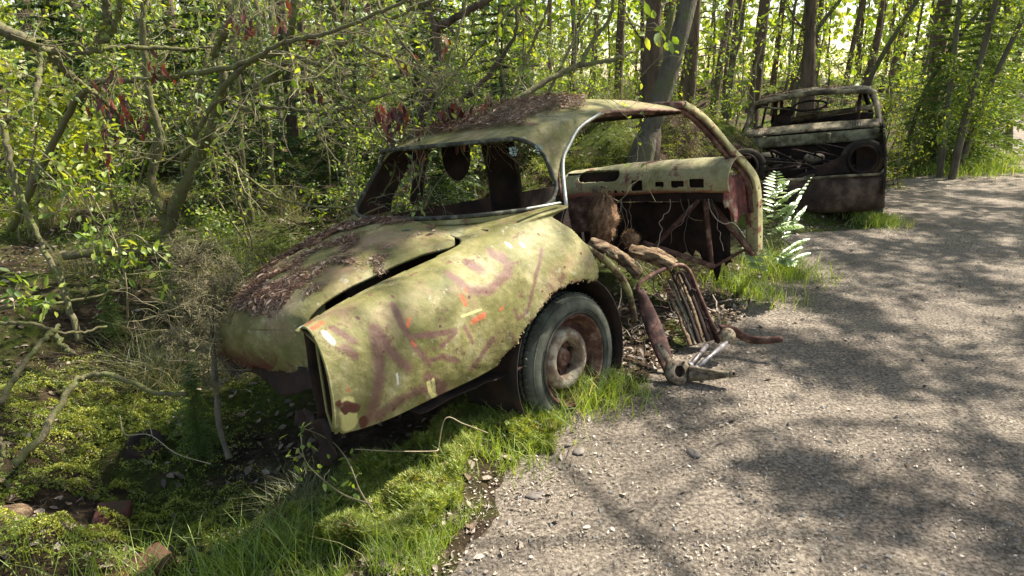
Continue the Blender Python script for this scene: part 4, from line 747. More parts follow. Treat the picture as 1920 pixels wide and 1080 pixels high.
def proto_tree(key, kind, seed):
    """meshes for one tree: trunk (with limbs) and crown"""
    r = np.random.RandomState(seed); tm, lm = MB(), MB()
    if kind == 'pine':
        H_ = 13; bend = r.normal(size=2) * .25; z = np.linspace(-.3, H_, 26); pts = np.stack([bend[0] * np.sin(z * .35 + seed), bend[1] * np.sin(z * .3 + seed * 2), z], -1); tm.tube(pts, np.interp(z, [-.3, 0, .5, 8, H_], [.2, .155, .13, .08, .02]), 12)
        for k in range(16):
            zz = 1. + r.rand() * 6; a_ = r.rand() * 6.28; L_ = .3 + .9 * r.rand(); p = np.array([bend[0] * sin(zz * .35 + seed), bend[1] * sin(zz * .3 + seed * 2), zz]); q = np.array([p + np.array([cos(a_), sin(a_), .1 + .1 * r.normal()]) * L_ * f + r.normal(size=3) * .03 for f in np.linspace(0, 1, 5)]); tm.tube(q, np.linspace(.018, .004, 5), 4, cap=False); twigs_from(tm, None, q, .008, 0, r, nsub=3)
        c, cl = crown_pts(420, 8.5, H_, 1.2, r); cards(lm, c, .3, .09, rs=r)
        for p in cl: tm.tube([[0, 0, p[2] - .5], p], [.03, .01], 4, cap=False)
    elif kind == 'birch':
        H_ = 10; ln = r.normal(size=2) * .08; z = np.linspace(-.3, H_, 22); cx_ = np.cumsum(r.normal(size=22) * .05); cy_ = np.cumsum(r.normal(size=22) * .05); pts = np.stack([ln[0] * z + cx_ - cx_[1], ln[1] * z + cy_ - cy_[1], z], -1); tm.tube(pts, np.interp(z, [-.3, 0, 1, 7, H_], [.085, .07, .055, .03, .008]), 9)
        for k in range(20):
            i = r.randint(4, 20); a_ = r.rand() * 6.28; L_ = .5 + 1.1 * r.rand(); q = np.array([pts[i] + np.array([cos(a_), sin(a_), .7]) * L_ * f + r.normal(size=3) * .05 for f in np.linspace(0, 1, 7)]); tm.tube(q, np.linspace(.018, .003, 7), 4, cap=False)
            twigs_from(tm, lm, q, .008, 0, r, leaf=10, nsub=4, leafsize=.07)
        c, cl = crown_pts(420, 6, H_ + .5, 1.2, r); cards(lm, c, .11, .08, rs=r)
    return tm.mesh(key + '_trunk'), lm.mesh(key + '_crown')
def put_tree(key, name, loc_, rz, sc, mt, ml, label, cat, group=None, tilt=0, tdir=0):
    tr, cr = TREES[key]
    e = empty(name, loc=loc_); e.rotation_euler = (tilt * cos(tdir), tilt * sin(tdir), rz); e.scale = (sc, sc, sc); tag(e, label, cat, group)
    for nm, me, m_ in (('trunk', tr, mt), ('crown', cr, ml)):
        if not len(me.materials): me.materials.append(m_)
        o = bpy.data.objects.new(nm, me); COL.objects.link(o); o.parent = e
    return e
for k in range(4): TREES['pine%d' % k] = proto_tree('pine%d' % k, 'pine', 20 + k); TREES['birch%d' % k] = proto_tree('birch%d' % k, 'birch', 40 + k)
def clear_(x, y, m=.6): return float(path_sd(np.array([x]), np.array([y]))[0]) < -m
# background trunks through the wood
r = np.random.RandomState(5); placed = []; n_ = 0
while n_ < 215:
    az = r.uniform(-.72, .72); D = 8.5 + 52 * r.rand() ** .9; x, y = D * sin(az), D * cos(az)
    if not clear_(x, y, .5) or any((x - a) ** 2 + (y - b) ** 2 < .8 for a, b in placed): continue
    if 2. < x < 9.5 and y < 13.5: continue
    placed.append((x, y)); n_ += 1; pine = r.rand() < .66; sc = r.uniform(.5, 1.15)
    key = ('pine%d' if pine else 'birch%d') % r.randint(4)
    put_tree(key, 'pine_tree' if pine else 'birch_tree', (x, y, float(gz(np.array([x]), np.array([y]))[0])), r.rand() * 6.28, sc, M_pine if pine else M_bark, M_needle if pine else M_leaf,
             'tall straight dark pine trunk standing far back in the wood' if pine else 'slender leafy birch standing among the trunks of the wood', 'tree', 'pines of the background wood' if pine else 'birches of the background wood', r.normal() * .04, r.rand() * 6.28)
# undergrowth saplings
def proto_sapling(key, seed, H_=2.2, leaf=9, ls=.055):
    r = np.random.RandomState(seed); tm, lm = MB(), MB()
    for s_ in range(3):
        n = 12; p = [np.array([r.normal() * .06, r.normal() * .06, -.05])]; d = nrm([r.normal() * .25, r.normal() * .25, 1.])
        for j in range(n): d = nrm(d + r.normal(size=3) * .12 + [0, 0, .05]); p.append(p[-1] + d * H_ / n * (.7 + .3 * r.rand()))
        p = np.array(p); tm.tube(p, np.linspace(.014, .003, n + 1), 5, cap=False); twigs_from(tm, lm, p, .012, 1, r, leaf=leaf, nsub=6, lens=.3, spread=.7, leafsize=ls)
    return tm.mesh(key + '_stem'), lm.mesh(key + '_leaves')
SAP = [proto_sapling('sap%d' % k, 60 + k, 1.6 + .5 * k, 5, .05 + .006 * k) for k in range(4)]
def put_sap(k, loc_, rz, sc, ml, label, group, name='leafy_sapling', cat='sapling', mt=None):
    e = empty(name, loc=loc_); e.rotation_euler = (0, 0, rz); e.scale = (sc,) * 3; tag(e, label, cat, group)
    for nm, me, m_ in (('stem', SAP[k][0], mt or M_twig), ('leaves', SAP[k][1], ml)):
        o = bpy.data.objects.new(nm, me); COL.objects.link(o); o.parent = e
        if not len(me.materials): me.materials.append(m_)
        if me.materials[0] != m_: o.material_slots[0].link = 'OBJECT'; o.material_slots[0].material = m_
    return e
n_ = 0; r = np.random.RandomState(8)
while n_ < 118:
    az = r.uniform(-.7, .7); D = 7.5 + 32 * r.rand() ** 1.2; x, y = D * sin(az), D * cos(az)
    if not clear_(x, y, .7) or (2.3 < x < 6.5 and y < 9.8) or (0 < x < 3 and y < 10): continue
    n_ += 1; put_sap(r.randint(4), (x, y, float(gz(np.array([x]), np.array([y]))[0])), r.rand() * 6.28, r.uniform(.7, 1.7), M_leaf, 'bright green leafy sapling in the undergrowth of the wood', 'leafy saplings of the undergrowth')
for k, (x, y, s_) in enumerate([(-1.3, 5.0, .55), (-2.2, 5.6, .7), (-.9, 5.9, .6), (-3., 5.2, .6), (-2.6, 4.4, .45), (-1.9, 4.5, .4), (-3.6, 6.3, .8), (-.4, 6.9, .7), (-4.4, 6.0, .8), (-1.6, 6.4, .75)]):
    put_sap(k % 4, (x, y, float(gz(np.array([x]), np.array([y]))[0])), k * 1.7, s_, M_leaf, 'low green leafy sapling closing in behind the boot', 'low saplings behind the boot')
# young spruces
def proto_spruce(key, seed, H_=2.6, n=26, R0=.75):
    r = np.random.RandomState(seed); tm, lm = MB(), MB(); tm.tube([[0, 0, -.1], [0.02, 0, H_ * .5], [0, 0, H_]], [.035, .02, .004], 7)
    for k in range(n):
        f = (k + .5) / n; z = H_ * (.08 + .9 * f); L_ = R0 * (1 - f) ** .75 + .08
        for q_ in range(7):
            a_ = r.rand() * 6.28; dz = .15 - .5 * (1 - f); s_ = np.linspace(0, 1, 8); LL_ = L_ * (.6 + .6 * r.rand())
            br = np.stack([cos(a_) * LL_ * s_, sin(a_) * LL_ * s_, z + dz * LL_ * s_ - .12 * LL_ * s_ ** 2], -1); tm.tube(br, np.linspace(.006, .0015, 8), 3, cap=False)
            m = int(110 * LL_ / .5) + 8; t = r.rand(m); side = np.where(r.rand(m) < .5, -1, 1)[:, None]; u_ = np.array([cos(a_), sin(a_), 0]); v_ = np.array([-sin(a_), cos(a_), 0]); b_ = np.stack([np.interp(t, s_, br[:, i]) for i in range(3)], -1)
            off = side * v_ * (r.rand(m)[:, None] * .16 * (1 - t[:, None] * .7)) * LL_ / .5; c = b_ + off + u_ * .3 * np.abs(off) + r.normal(size=(m, 3)) * .006
            cards(lm, c, .045 + .03 * r.rand(m), .014, side * v_ * .8 + u_ + r.normal(size=(m, 3)) * .3, fold=.0, rs=r)
    return tm.mesh(key + '_trunk'), lm.mesh(key + '_needles')
SPR = [proto_spruce('spr%d' % k, 80 + k, 2.2 + .5 * k, 20 + 3 * k, .7 + .1 * k) for k in range(3)]
def put_spruce(k, loc_, rz, sc, label, group=None, ml=None, tilt=0):
    e = empty('young_spruce', loc=loc_); e.rotation_euler = (tilt, tilt * .5, rz); e.scale = (sc,) * 3; tag(e, label, 'spruce', group)
    for nm, me, m_ in (('trunk', SPR[k][0], M_bark), ('needles', SPR[k][1], ml or M_needle)):
        if not len(me.materials): me.materials.append(m_)
        o = bpy.data.objects.new(nm, me); COL.objects.link(o); o.parent = e
        if me.materials[0] != m_: o.material_slots[0].link = 'OBJECT'; o.material_slots[0].material = m_
    return e
gzf = lambda x, y: float(gz(np.array([x]), np.array([y]))[0])
for k, (px, py, s_, lab) in enumerate([(215, 640, .17, 'tiny spruce seedling over the moss left of the dead spruce stem'), (330, 600, .2, 'small spruce seedling beside the brushwood at the boot corner'), (370, 800, .15, 'little dark spruce seedling in the hollow below the boot'), (560, 470, .3, 'low spruce seedling just behind the boot lid')]):
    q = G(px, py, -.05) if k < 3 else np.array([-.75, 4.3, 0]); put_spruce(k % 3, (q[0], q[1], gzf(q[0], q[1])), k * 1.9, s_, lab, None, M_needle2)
for k, (x, y, s_, kk) in enumerate([(-.7, 6.4, .75, 0), (-1.6, 7.2, 1.0, 1), (-2.6, 6.9, .9, 2), (-.1, 7.9, .9, 0), (-3.6, 8.4, 1.2, 1), (-4.8, 7.6, 1.1, 0), (-5.6, 9.6, 1.4, 2), (-1.0, 9.2, 1.3, 2)]):
    put_spruce(kk, (x, y, gzf(x, y)), k * 1.3, s_, 'thin dark young spruce in the thicket behind the olive coupe', 'young spruces in the thicket')
for k, (px, py, s_, kk, lab) in enumerate([(1745, 318, .85, 1, 'sunlit young spruce at the path edge just right of the second car'), (1800, 310, 1.0, 0, 'young spruce among the leaning stems beside the path'), (1830, 292, .95, 2, 'young spruce farthest along the path past the leaning stems')]):
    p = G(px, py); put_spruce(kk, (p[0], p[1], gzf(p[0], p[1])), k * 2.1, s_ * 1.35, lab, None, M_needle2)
# leaning trees right and the pair behind the coupe
def limb_tree(name, label, cat, limbs, mat, leafm=None, leaf=0, nsub=6, depth=1, lens=.25, seed=1, droop=0., ls=.04, group=None, tub=9, spread=.9, partn='trunk', leafn='leaves', jit=.0, tips=None):
    """a tree from traced limbs: each limb = list of 3D points, start radius, end radius"""
    r = np.random.RandomState(seed); e = empty(name, loc=tuple(limbs[0][0][0])); b = np.array(limbs[0][0][0]); tag(e, label, cat, group); tm, wm, lm = MB(), MB(), MB()
    for li, (pts, r0, r1) in enumerate(limbs):
        p = smooth_path(np.array(pts) - b, (len(pts) - 1) * 9 + 1, jit); nn = len(p); rad = np.linspace(r0, r1, nn) * (1 + .12 * np.interp(np.arange(nn), np.arange(0, nn + 4, 4), r.normal(size=len(np.arange(0, nn + 4, 4))))); tm.tube(p, rad, tub)
        if nsub: twigs_from(wm, lm, p, max((r0 + r1) / 2 * .55, .006), depth, r, leaf, spread, droop, nsub, lens, tips, ls)
    tm.build(partn, mat, e)
    if wm.n: wm.build('twigs', M_twig if mat is not M_pine else mat, e)
    if lm.n and leafm: lm.build(leafn, leafm, e)
    return e
def TP(*a): return [P(*q) for q in a]
limb_tree('leaning_tree', 'thick grey leaning trunk directly behind the door opening of the olive coupe', 'tree', [(TP((1195, 330, 6.6), (1212, 262, 6.6), (1235, 200, 6.65), (1262, 110, 6.7), (1292, 0, 6.8), (1330, -160, 7), (1380, -420, 7.2)), .118, .065)], M_bark, M_leaf, 5, 7, 1, .12, 3)
limb_tree('forked_tree', 'dark upright trunk crossing behind the leaning grey one', 'tree', [(TP((1215, 320, 7.4), (1222, 180, 7.4), (1226, 60, 7.4), (1224, -60, 7.4), (1215, -400, 7.6)), .125, .07)], M_pine, M_leaf, 5, 6, 1, .12, 4)
limb_tree('slim_tree', 'slim greenish trunk between the leaning tree and the dark upright one', 'tree', [(TP((1188, 300, 8.2), (1205, 200, 8.2), (1238, 120, 8.3), (1262, 0, 8.4), (1290, -300, 8.6)), .07, .04)], M_mossbark, M_leaf, 6, 6, 1, .14, 5)
p0 = G(1515, 262); limb_tree('big_trunk_tree', 'dark mossy trunk rising directly above the roof of the second car', 'tree', [(TP((1514, 262, 12), (1515, 150, 12), (1520, 0, 12), (1524, -300, 12.2)), .14, .10)], M_pine, M_leaf, 6, 8, 1, .12, 6)
for k, (a_, b_, lab) in enumerate([((1765, 312, 1778, 190, 1800, 0, 10.8), .05, 'thin dark stem leftmost in the leaning clump beside the path'), ((1790, 305, 1812, 215, 1868, 0, 10.6), .062, 'thickest dark stem of the leaning clump beside the path'), ((1800, 300, 1840, 200, 1915, 40, 11.2), .05, 'dark stem leaning farthest right in the clump beside the path'), ((1895, 260, 1900, 150, 1925, 40, 15.), .09, 'grey trunk at the right edge of the view beyond the path'), ((1690, 300, 1740, 160, 1850, 0, 12.), .045, 'thin pale stem slanting up behind the sunlit spruce'), ((1570, 240, 1640, 130, 1720, 0, 13.), .06, 'slanting grey stem above the rear of the second car'), ((1480, 240, 1510, 100, 1590, -20, 14.), .05, 'slim slanting stem left of the dark mossy trunk')]):
    x0, y0, x1, y1, x2, y2, Y_ = a_; q = P(x0, y0, Y_); q[2] = gzf(q[0], q[1]) - .05
    limb_tree('leaning_birch', lab, 'tree', [([q, P(x1, y1, Y_), P(x2, y2, Y_), P(2 * x2 - x1, 2 * y2 - y1, Y_)], b_, b_ * .5)], M_bark, M_leaf, 9, 9, 1, .2, 30 + k, ls=.06)
for k, (px, py, s_, lab) in enumerate([(1688, 322, .75, 'leafy bush at the path edge directly right of the second car'), (1722, 305, .9, 'second leafy bush behind the one beside the second car'), (1770, 300, .8, 'leafy bush rising between the thin stem and the young spruce'), (1858, 292, 1.0, 'leafy bush at the far bend of the path'), (1660, 285, 1.1, 'tall leafy bush behind the tail of the second car')]):
    q = G(px, py); put_sap(k % 4, (q[0], q[1], gzf(q[0], q[1])), k * 1.3, s_, M_leaf, lab, None, 'leafy_bush', 'bush')
# bright yellow-green maple sprig right
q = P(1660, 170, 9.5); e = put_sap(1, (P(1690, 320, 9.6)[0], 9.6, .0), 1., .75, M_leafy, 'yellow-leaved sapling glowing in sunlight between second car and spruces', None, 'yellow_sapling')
# left tangle: crooked trees traced from the photograph at 3.5 to 6 m
TD = [
 ('crooked_tree', 'crooked lichen-spotted tree with forking mossy limbs left of the boot', [(TP((300, 470, 5.2), (318, 430, 5.2), (330, 385, 5.15), (355, 330, 5.1), (378, 285, 5.1), (395, 245, 5.05), (412, 190, 5.0), (420, 150, 4.9), (405, 100, 4.9), (425, 50, 4.8), (455, -20, 4.8)), .05, .022),
    (TP((412, 178, 5.), (440, 195, 5.), (475, 210, 4.95), (490, 200, 4.9), (540, 205, 4.8), (620, 210, 4.7), (690, 190, 4.6), (800, 150, 4.5)), .025, .006), (TP((378, 285, 5.1), (372, 240, 5.1), (372, 200, 5.1), (385, 120, 5.1), (400, 60, 5.2), (420, -10, 5.2)), .025, .012),
    (TP((480, 165, 4.9), (520, 135, 4.8), (540, 90, 4.7), (548, 40, 4.6), (552, -20, 4.6)), .028, .018), (TP((480, 165, 4.9), (490, 205, 4.95)), .026, .026), (TP((320, 430, 5.2), (296, 380, 5.2), (285, 330, 5.25), (300, 260, 5.3), (280, 180, 5.3), (268, 60, 5.3), (270, -30, 5.3)), .04, .022)]),
 ('overhanging_tree', 'dark crooked bough reaching across the upper left corner', [(TP((-60, 20, 3.6), (0, 55, 3.6), (50, 75, 3.6), (75, 90, 3.65), (100, 110, 3.7), (150, 155, 3.8), (190, 185, 3.9), (240, 230, 4.1)), .03, .01), (TP((75, 92, 3.6), (130, 100, 3.7), (180, 95, 3.8), (250, 88, 3.9), (340, 92, 4), (400, 85, 4.1)), .02, .006), (TP((190, 80, 3.8), (200, 40, 3.8), (195, -20, 3.8)), .026, .02), (TP((200, 75, 3.8), (218, 40, 3.8), (230, -10, 3.8)), .02, .012), (TP((75, 92, 3.6), (72, 150, 3.5), (62, 190, 3.45), (20, 225, 3.4), (-20, 215, 3.4)), .016, .009)]),
 ('arching_tree', 'long thin boughs arching over the coupe roof from the left', [(TP((20, 430, 4.6), (100, 270, 4.4), (165, 165, 4.2), (270, 150, 4.1), (340, 140, 4.), (450, 120, 3.9), (530, 80, 3.8), (620, 60, 3.7), (720, 20, 3.6), (800, -20, 3.6)), .022, .008), (TP((340, 300, 4.6), (430, 150, 4.5), (520, 100, 4.4), (600, 120, 4.3), (650, 75, 4.2), (720, 40, 4.1), (830, -10, 4.)), .02, .01), (TP((615, -30, 4.2), (625, 20, 4.2), (640, 65, 4.2), (700, 95, 4.1), (780, 130, 4.), (830, 200, 3.9), (870, 290, 3.8)), .018, .004)]),
 ('dead_tree', 'dark dead tree standing behind the coupe roof with a snapped fork', [(TP((760, 330, 5.6), (775, 265, 5.6), (800, 190, 5.6), (820, 120, 5.6), (815, 55, 5.6), (800, 25, 5.6)), .05, .025), (TP((818, 55, 5.6), (850, 35, 5.5), (900, 8, 5.4), (950, -25, 5.3)), .035, .02), (TP((780, 280, 5.6), (830, 215, 5.5), (900, 160, 5.4), (960, 75, 5.3), (970, 10, 5.3)), .025, .01), (TP((720, 345, 5.6), (690, 360, 5.6), (660, 400, 5.5)), .03, .02)]),
 ('fallen_tree', 'long bare pole leaning from the coupe roof up to the right', [(TP((880, 225, 5.0), (950, 200, 5.1), (1020, 155, 5.2), (1080, 125, 5.3), (1150, 112, 5.4), (1190, 95, 5.5)), .028, .012), (TP((1085, 125, 5.3), (1110, 80, 5.4), (1145, 30, 5.4), (1150, -20, 5.4)), .016, .012)]),
 ('slim_sapling_tree', 'slim bare grey stem rising at the far left edge', [(TP((150, 640, 3.3), (125, 560, 3.4), (100, 500, 3.5), (60, 420, 3.6), (25, 320, 3.7), (5, 230, 3.8)), .018, .012), (TP((20, 330, 3.7), (50, 300, 3.7), (90, 330, 3.6), (150, 400, 3.5)), .008, .004)]),
 ('hazel_tree', 'thin upright stems right of the crooked lichen tree', [(TP((480, 470, 6), (470, 400, 6), (455, 300, 6), (450, 200, 6), (440, 60, 6), (445, -20, 6)), .028, .018), (TP((520, 440, 6.4), (512, 360, 6.4), (505, 260, 6.4), (495, 150, 6.4), (480, 0, 6.4)), .028, .018), (TP((420, 290, 5.5), (450, 320, 5.4), (520, 370, 5.2), (600, 388, 4.9), (680, 385, 4.7), (712, 370, 4.6)), .012, .004)]),

 ('drooping_tree', 'fine bare twigs drooping in front of the coupe rear window', [(TP((690, -30, 3.9), (740, 60, 3.8), (800, 140, 3.75), (850, 210, 3.7), (905, 260, 3.65), (935, 270, 3.6)), .009, .003), (TP((880, -30, 3.9), (860, 60, 3.8), (830, 150, 3.7), (800, 240, 3.6), (790, 330, 3.5), (760, 380, 3.4)), .008, .002), (TP((560, 120, 4.2), (640, 170, 4.1), (700, 230, 4.), (740, 300, 3.9), (720, 360, 3.8), (690, 385, 3.7)), .009, .003), (TP((1000, -20, 3.9), (930, 50, 3.8), (870, 120, 3.75), (820, 180, 3.7), (760, 215, 3.65)), .008, .003)]),
]
ALLTIPS = []
for k, (nm, lab, limbs) in enumerate(TD):
    limb_tree(nm, lab, 'tree', limbs, M_mossbark if nm != 'dead_tree' else M_pine, M_leaf if k not in (3, 4) else None, .45 if k != 7 else .1, (7, 6, 9, 6, 5, 4, 6, 9)[k], 2 if k < 4 else 1, .32, 100 + k, .1, .035, tips=ALLTIPS, jit=.004, spread=1.0)
# red dead leaves in clusters
r = np.random.RandomState(77)
for k, (px, py, Y_, n, sp_, lab) in enumerate([(450, 45, 4.2, 9, 22, 'cluster of hanging dead red leaves high at the top near the crooked tree'), (525, 38, 4.2, 7, 18, 'small cluster of dark dead leaves at the top centre-left'), (300, 130, 4., 8, 16, 'small group of dead red leaves in the upper left tangle'), (205, 200, 3.9, 13, 28, 'largest dark cluster of dead leaves at the left'), (250, 235, 3.9, 12, 22, 'dead leaves hanging just below the largest dark cluster'), (195, 275, 3.9, 10, 20, 'lowest dark dead leaves at the left'),
    (715, 225, 3.8, 12, 16, 'red dead leaves left of the coupe rear window'), (755, 215, 3.8, 7, 12, 'bright red leaf pair above the rear window frame'), (860, 215, 3.7, 14, 14, 'red dead leaves hanging over the middle of the coupe roof'), (890, 250, 3.7, 8, 12, 'small red leaves over the rear window near corner'), (785, 285, 3.6, 6, 9, 'lone pair of red leaves against the dark rear window'), (855, 265, 3.7, 7, 10, 'dark red leaves against the rear window top'), (590, 70, 4., 4, 10, 'single red dead leaf beside a bough'), (760, 140, 4.1, 6, 14, 'faded red leaves above the coupe roof'), (700, 130, 4.2, 5, 10, 'few dull red leaves left above the roof'), (690, 25, 4.2, 6, 18, 'dark red leaves at the top middle'), (735, 255, 3.75, 9, 14, 'dull red leaves just off the far corner of the rear window'), (830, 235, 3.7, 9, 12, 'red leaves dangling at the roof edge above the hanging panel'), (905, 200, 3.75, 6, 12, 'orange-red leaves nearest to the litter on the roof'), (840, 80, 4.2, 4, 10, 'tiny red leaves by the snapped fork'), (590, 175, 4.1, 5, 14, 'two dull leaves in the middle of the tangle')]):
    mb = MB(); c = P(px, py, Y_); tm = MB(); top_ = P(px + r.normal() * 10, py - sp_ * 2.2, Y_ + .05)
    e = empty('dead_leaf_cluster', loc=tuple(c)); tag(e, lab, 'dead leaves')
    for j in range(int(n * 1.6)):
        q = c + (r.normal(size=3) * sp_ / 430 * [1, .8, 1.2]); oval_cards(mb, [q - c], .06 + .02 * r.rand(), .026 + .008 * r.rand(), [[r.normal() * .25, r.normal() * .25, -1]], [nrm(r.normal(size=3) * [1, 1, .2])], rs=r)
        tm.tube(smooth_path([top_ - c, (top_ + q) / 2 - c + r.normal(size=3) * .015, q - c + [0, 0, .03]], 8), .0016, 4, cap=False)
    mb.build('leaves', M_red, e); tm.build('twigs', M_twig, e)
# a leafy shrub at left middle + sapling bottom + fern
limb_tree('leafy_shrub', 'thin shrub with broad sunlit green leaves left of the boot lid', 'shrub', [(TP((160, 560, 3.6), (200, 470, 3.55), (250, 440, 3.5), (300, 480, 3.4), (340, 510, 3.35)), .006, .003), (TP((240, 600, 3.5), (235, 520, 3.5), (215, 450, 3.5), (180, 380, 3.6)), .006, .003), (TP((0, 560, 3.2), (40, 555, 3.2), (80, 565, 3.2)), .005, .003), (TP((200, 470, 3.55), (170, 400, 3.5), (140, 340, 3.5), (60, 270, 3.4)), .005, .002)], M_twig, M_leaf, 9, 7, 0, .35, 201, .1, .05, tub=5)
limb_tree('broad_leaf_shrub', 'broad-leaved yellow-green bush in sunlight at the far left', 'bush', [(TP((40, 420, 4.8), (60, 300, 4.8), (80, 200, 4.7), (120, 150, 4.7)), .012, .004), (TP((40, 420, 4.8), (10, 280, 4.9), (20, 140, 4.9)), .012, .004), (TP((50, 400, 4.8), (120, 330, 4.6), (180, 270, 4.6)), .01, .003)], M_twig, M_leafy, 5, 8, 1, .3, 202, 0, .06, tub=5)
limb_tree('leafy_seedling', 'spindly seedling with small lobed leaves rising before the rear fender', 'seedling', [(TP((700, 960, 2.02), (675, 920, 2.04), (655, 870, 2.08), (630, 835, 2.1), (600, 815, 2.12), (560, 800, 2.1)), .0035, .0018), (TP((695, 945, 2.0), (640, 925, 1.98), (585, 880, 1.98), (568, 850, 1.98), (565, 815, 2.0)), .003, .0015)], M_twig, M_leaf, 5, 5, 0, .12, 203, 0, .028, tub=5)
for k, pts in enumerate([((820, 850, 2.35), (835, 785, 2.38), (870, 795, 2.4), (915, 812, 2.42)), ((665, 842, 2.2), (740, 846, 2.25), (812, 846, 2.3), (822, 842, 2.33)), ((225, 780, 2.8), (235, 815, 2.7), (280, 815, 2.6), (330, 850, 2.5), (395, 870, 2.4)), ((280, 790, 2.7), (285, 815, 2.62))]):
    mb = MB(); mb.tube(smooth_path(TP(*pts), 20), .0022, 5); tag(mb.build('dry_stalk', nmat('straw%d' % k, [(.3, (.2, .15, .09)), (.7, (.4, .33, .22))], 20)), ('bent pale straw stalk standing up against the fender bottom', 'pale straw stalk lying flat below the fender', 'thin bare twig arching over the dark hollow at left', 'short twig stub beside the arching one in the hollow')[k], 'stalk')
def frond(mb, tm, base, tip, width, n=15, r=rs):
    s_ = np.linspace(0, 1, 16)[:, None]; mid = base + (tip - base) * s_ + np.array([0, 0, 1.]) * (np.sin(s_ * pi * .8) * .14 * np.linalg.norm(tip - base)); tm.tube(mid, np.linspace(.003, .001, 16), 5, cap=False)
    for k in range(n):
        f = .2 + .78 * k / (n - 1); p = np.array([np.interp(f, s_[:, 0], mid[:, i]) for i in range(3)]); tg = nrm(tip - base); sd = nrm(np.cross(tg, [0, 0, 1])); L_ = width * sin(min(1, (1.12 - f) * 1.5) * pi / 2) * (.9 + .2 * r.rand())
        for sg in (-1, 1):
            d_ = nrm(sd * sg + tg * .45 + [0, 0, -.15]); oval_cards(mb, [p + d_ * L_ / 2], L_, L_ * .42, [d_], [nrm(np.array([0, 0, 1.]) + np.array([-.1, -.5, 0]) + r.normal(size=3) * .3)], rs=r)
fe = empty('fern_clump', loc=tuple(G(1455, 520))); tag(fe, 'pale sunlit pinnate fern fronds growing at the foot of the door pillar', 'fern'); b_ = np.array(fe.location)
for k, (x0, y0, x1, y1, Y_) in enumerate([(1450, 470, 1520, 345, 4.95), (1445, 460, 1400, 385, 4.8), (1450, 450, 1500, 375, 4.85), (1450, 440, 1395, 350, 4.75), (1455, 470, 1510, 395, 4.7), (1450, 490, 1515, 455, 4.6), (1440, 500, 1400, 440, 4.7), (1450, 420, 1455, 330, 4.9), (1455, 500, 1500, 470, 4.5), (1450, 440, 1480, 420, 4.7), (1440, 400, 1500, 360, 4.85), (1440, 420, 1490, 385, 4.75), (1435, 380, 1475, 345, 4.85), (1445, 430, 1505, 430, 4.6), (1450, 480, 1490, 500, 4.5), (1430, 520, 1400, 470, 4.6), (1470, 500, 1515, 480, 4.6)]):
    fm_, tm = MB(), MB(); frond(fm_, tm, P(x0, y0, Y_) - b_, P(x1, y1, Y_ - .1) - b_, .095, 12); f = fm_.build('frond', M_fern, fe); tm.build('stalk', M_twig, f)
for k, pts in enumerate([((-40, 585, 3.4), (40, 572, 3.5), (110, 568, 3.6), (180, 555, 3.7), (245, 540, 3.8)), ((0, 605, 3.), (60, 608, 3.), (130, 625, 3.05), (200, 612, 3.2)), ((0, 760, 2.6), (40, 690, 2.7), (85, 635, 2.9), (110, 610, 3.)), ((25, 870, 2.3), (80, 815, 2.4), (130, 730, 2.6), (165, 705, 2.7), (210, 705, 2.7), (290, 735, 2.7), (350, 740, 2.7)), ((-20, 900, 2.2), (5, 860, 2.25), (0, 820, 2.3)), ((120, 480, 4.2), (230, 470, 4.3), (330, 480, 4.4), (420, 495, 4.3)), ((95, 618, 3.), (120, 650, 2.95), (140, 665, 2.9))]):
    mb = MB(); pp = smooth_path(TP(*pts), 30, .004); mb.tube(pp, np.linspace(1, .6, 30) * (.011, .009, .015, .016, .01, .028, .014)[k], 8)
    tag(mb.build('fallen_branch', M_mossbark), ('straight pale stick lying across the litter at left', 'crooked mossy branch on the ground by the grey stem', 'dark leaning root-like branch at the left edge', 'dark curved branch arching over the bright moss', 'short pale stick at the lower left edge', 'mossy fallen log behind the leafy shrub', 'stubby mossy branch end pointing down at left')[k], 'branch')
# dead spruce stem in front of the boot
ds = limb_tree('dead_spruce', 'thin bare grey spruce stem with brittle twigs before the boot corner', 'dead tree', [(TP((430, 860, 2.45), (412, 800, 2.5), (405, 720, 2.55), (400, 660, 2.6), (398, 600, 2.65), (405, 530, 2.7)), .014, .005), (TP((400, 660, 2.6), (350, 650, 2.55), (310, 640, 2.5)), .004, .002), (TP((398, 600, 2.65), (360, 560, 2.65), (330, 520, 2.7)), .004, .002), (TP((398, 600, 2.65), (430, 540, 2.7), (470, 500, 2.7)), .004, .002), (TP((400, 640, 2.6), (360, 600, 2.6), (320, 580, 2.6)), .003, .0015), (TP((400, 620, 2.6), (380, 550, 2.6), (360, 490, 2.65)), .003, .0015)], M_bark, None, 0, 14, 2, .3, 301, 0, tub=7, spread=1.1)
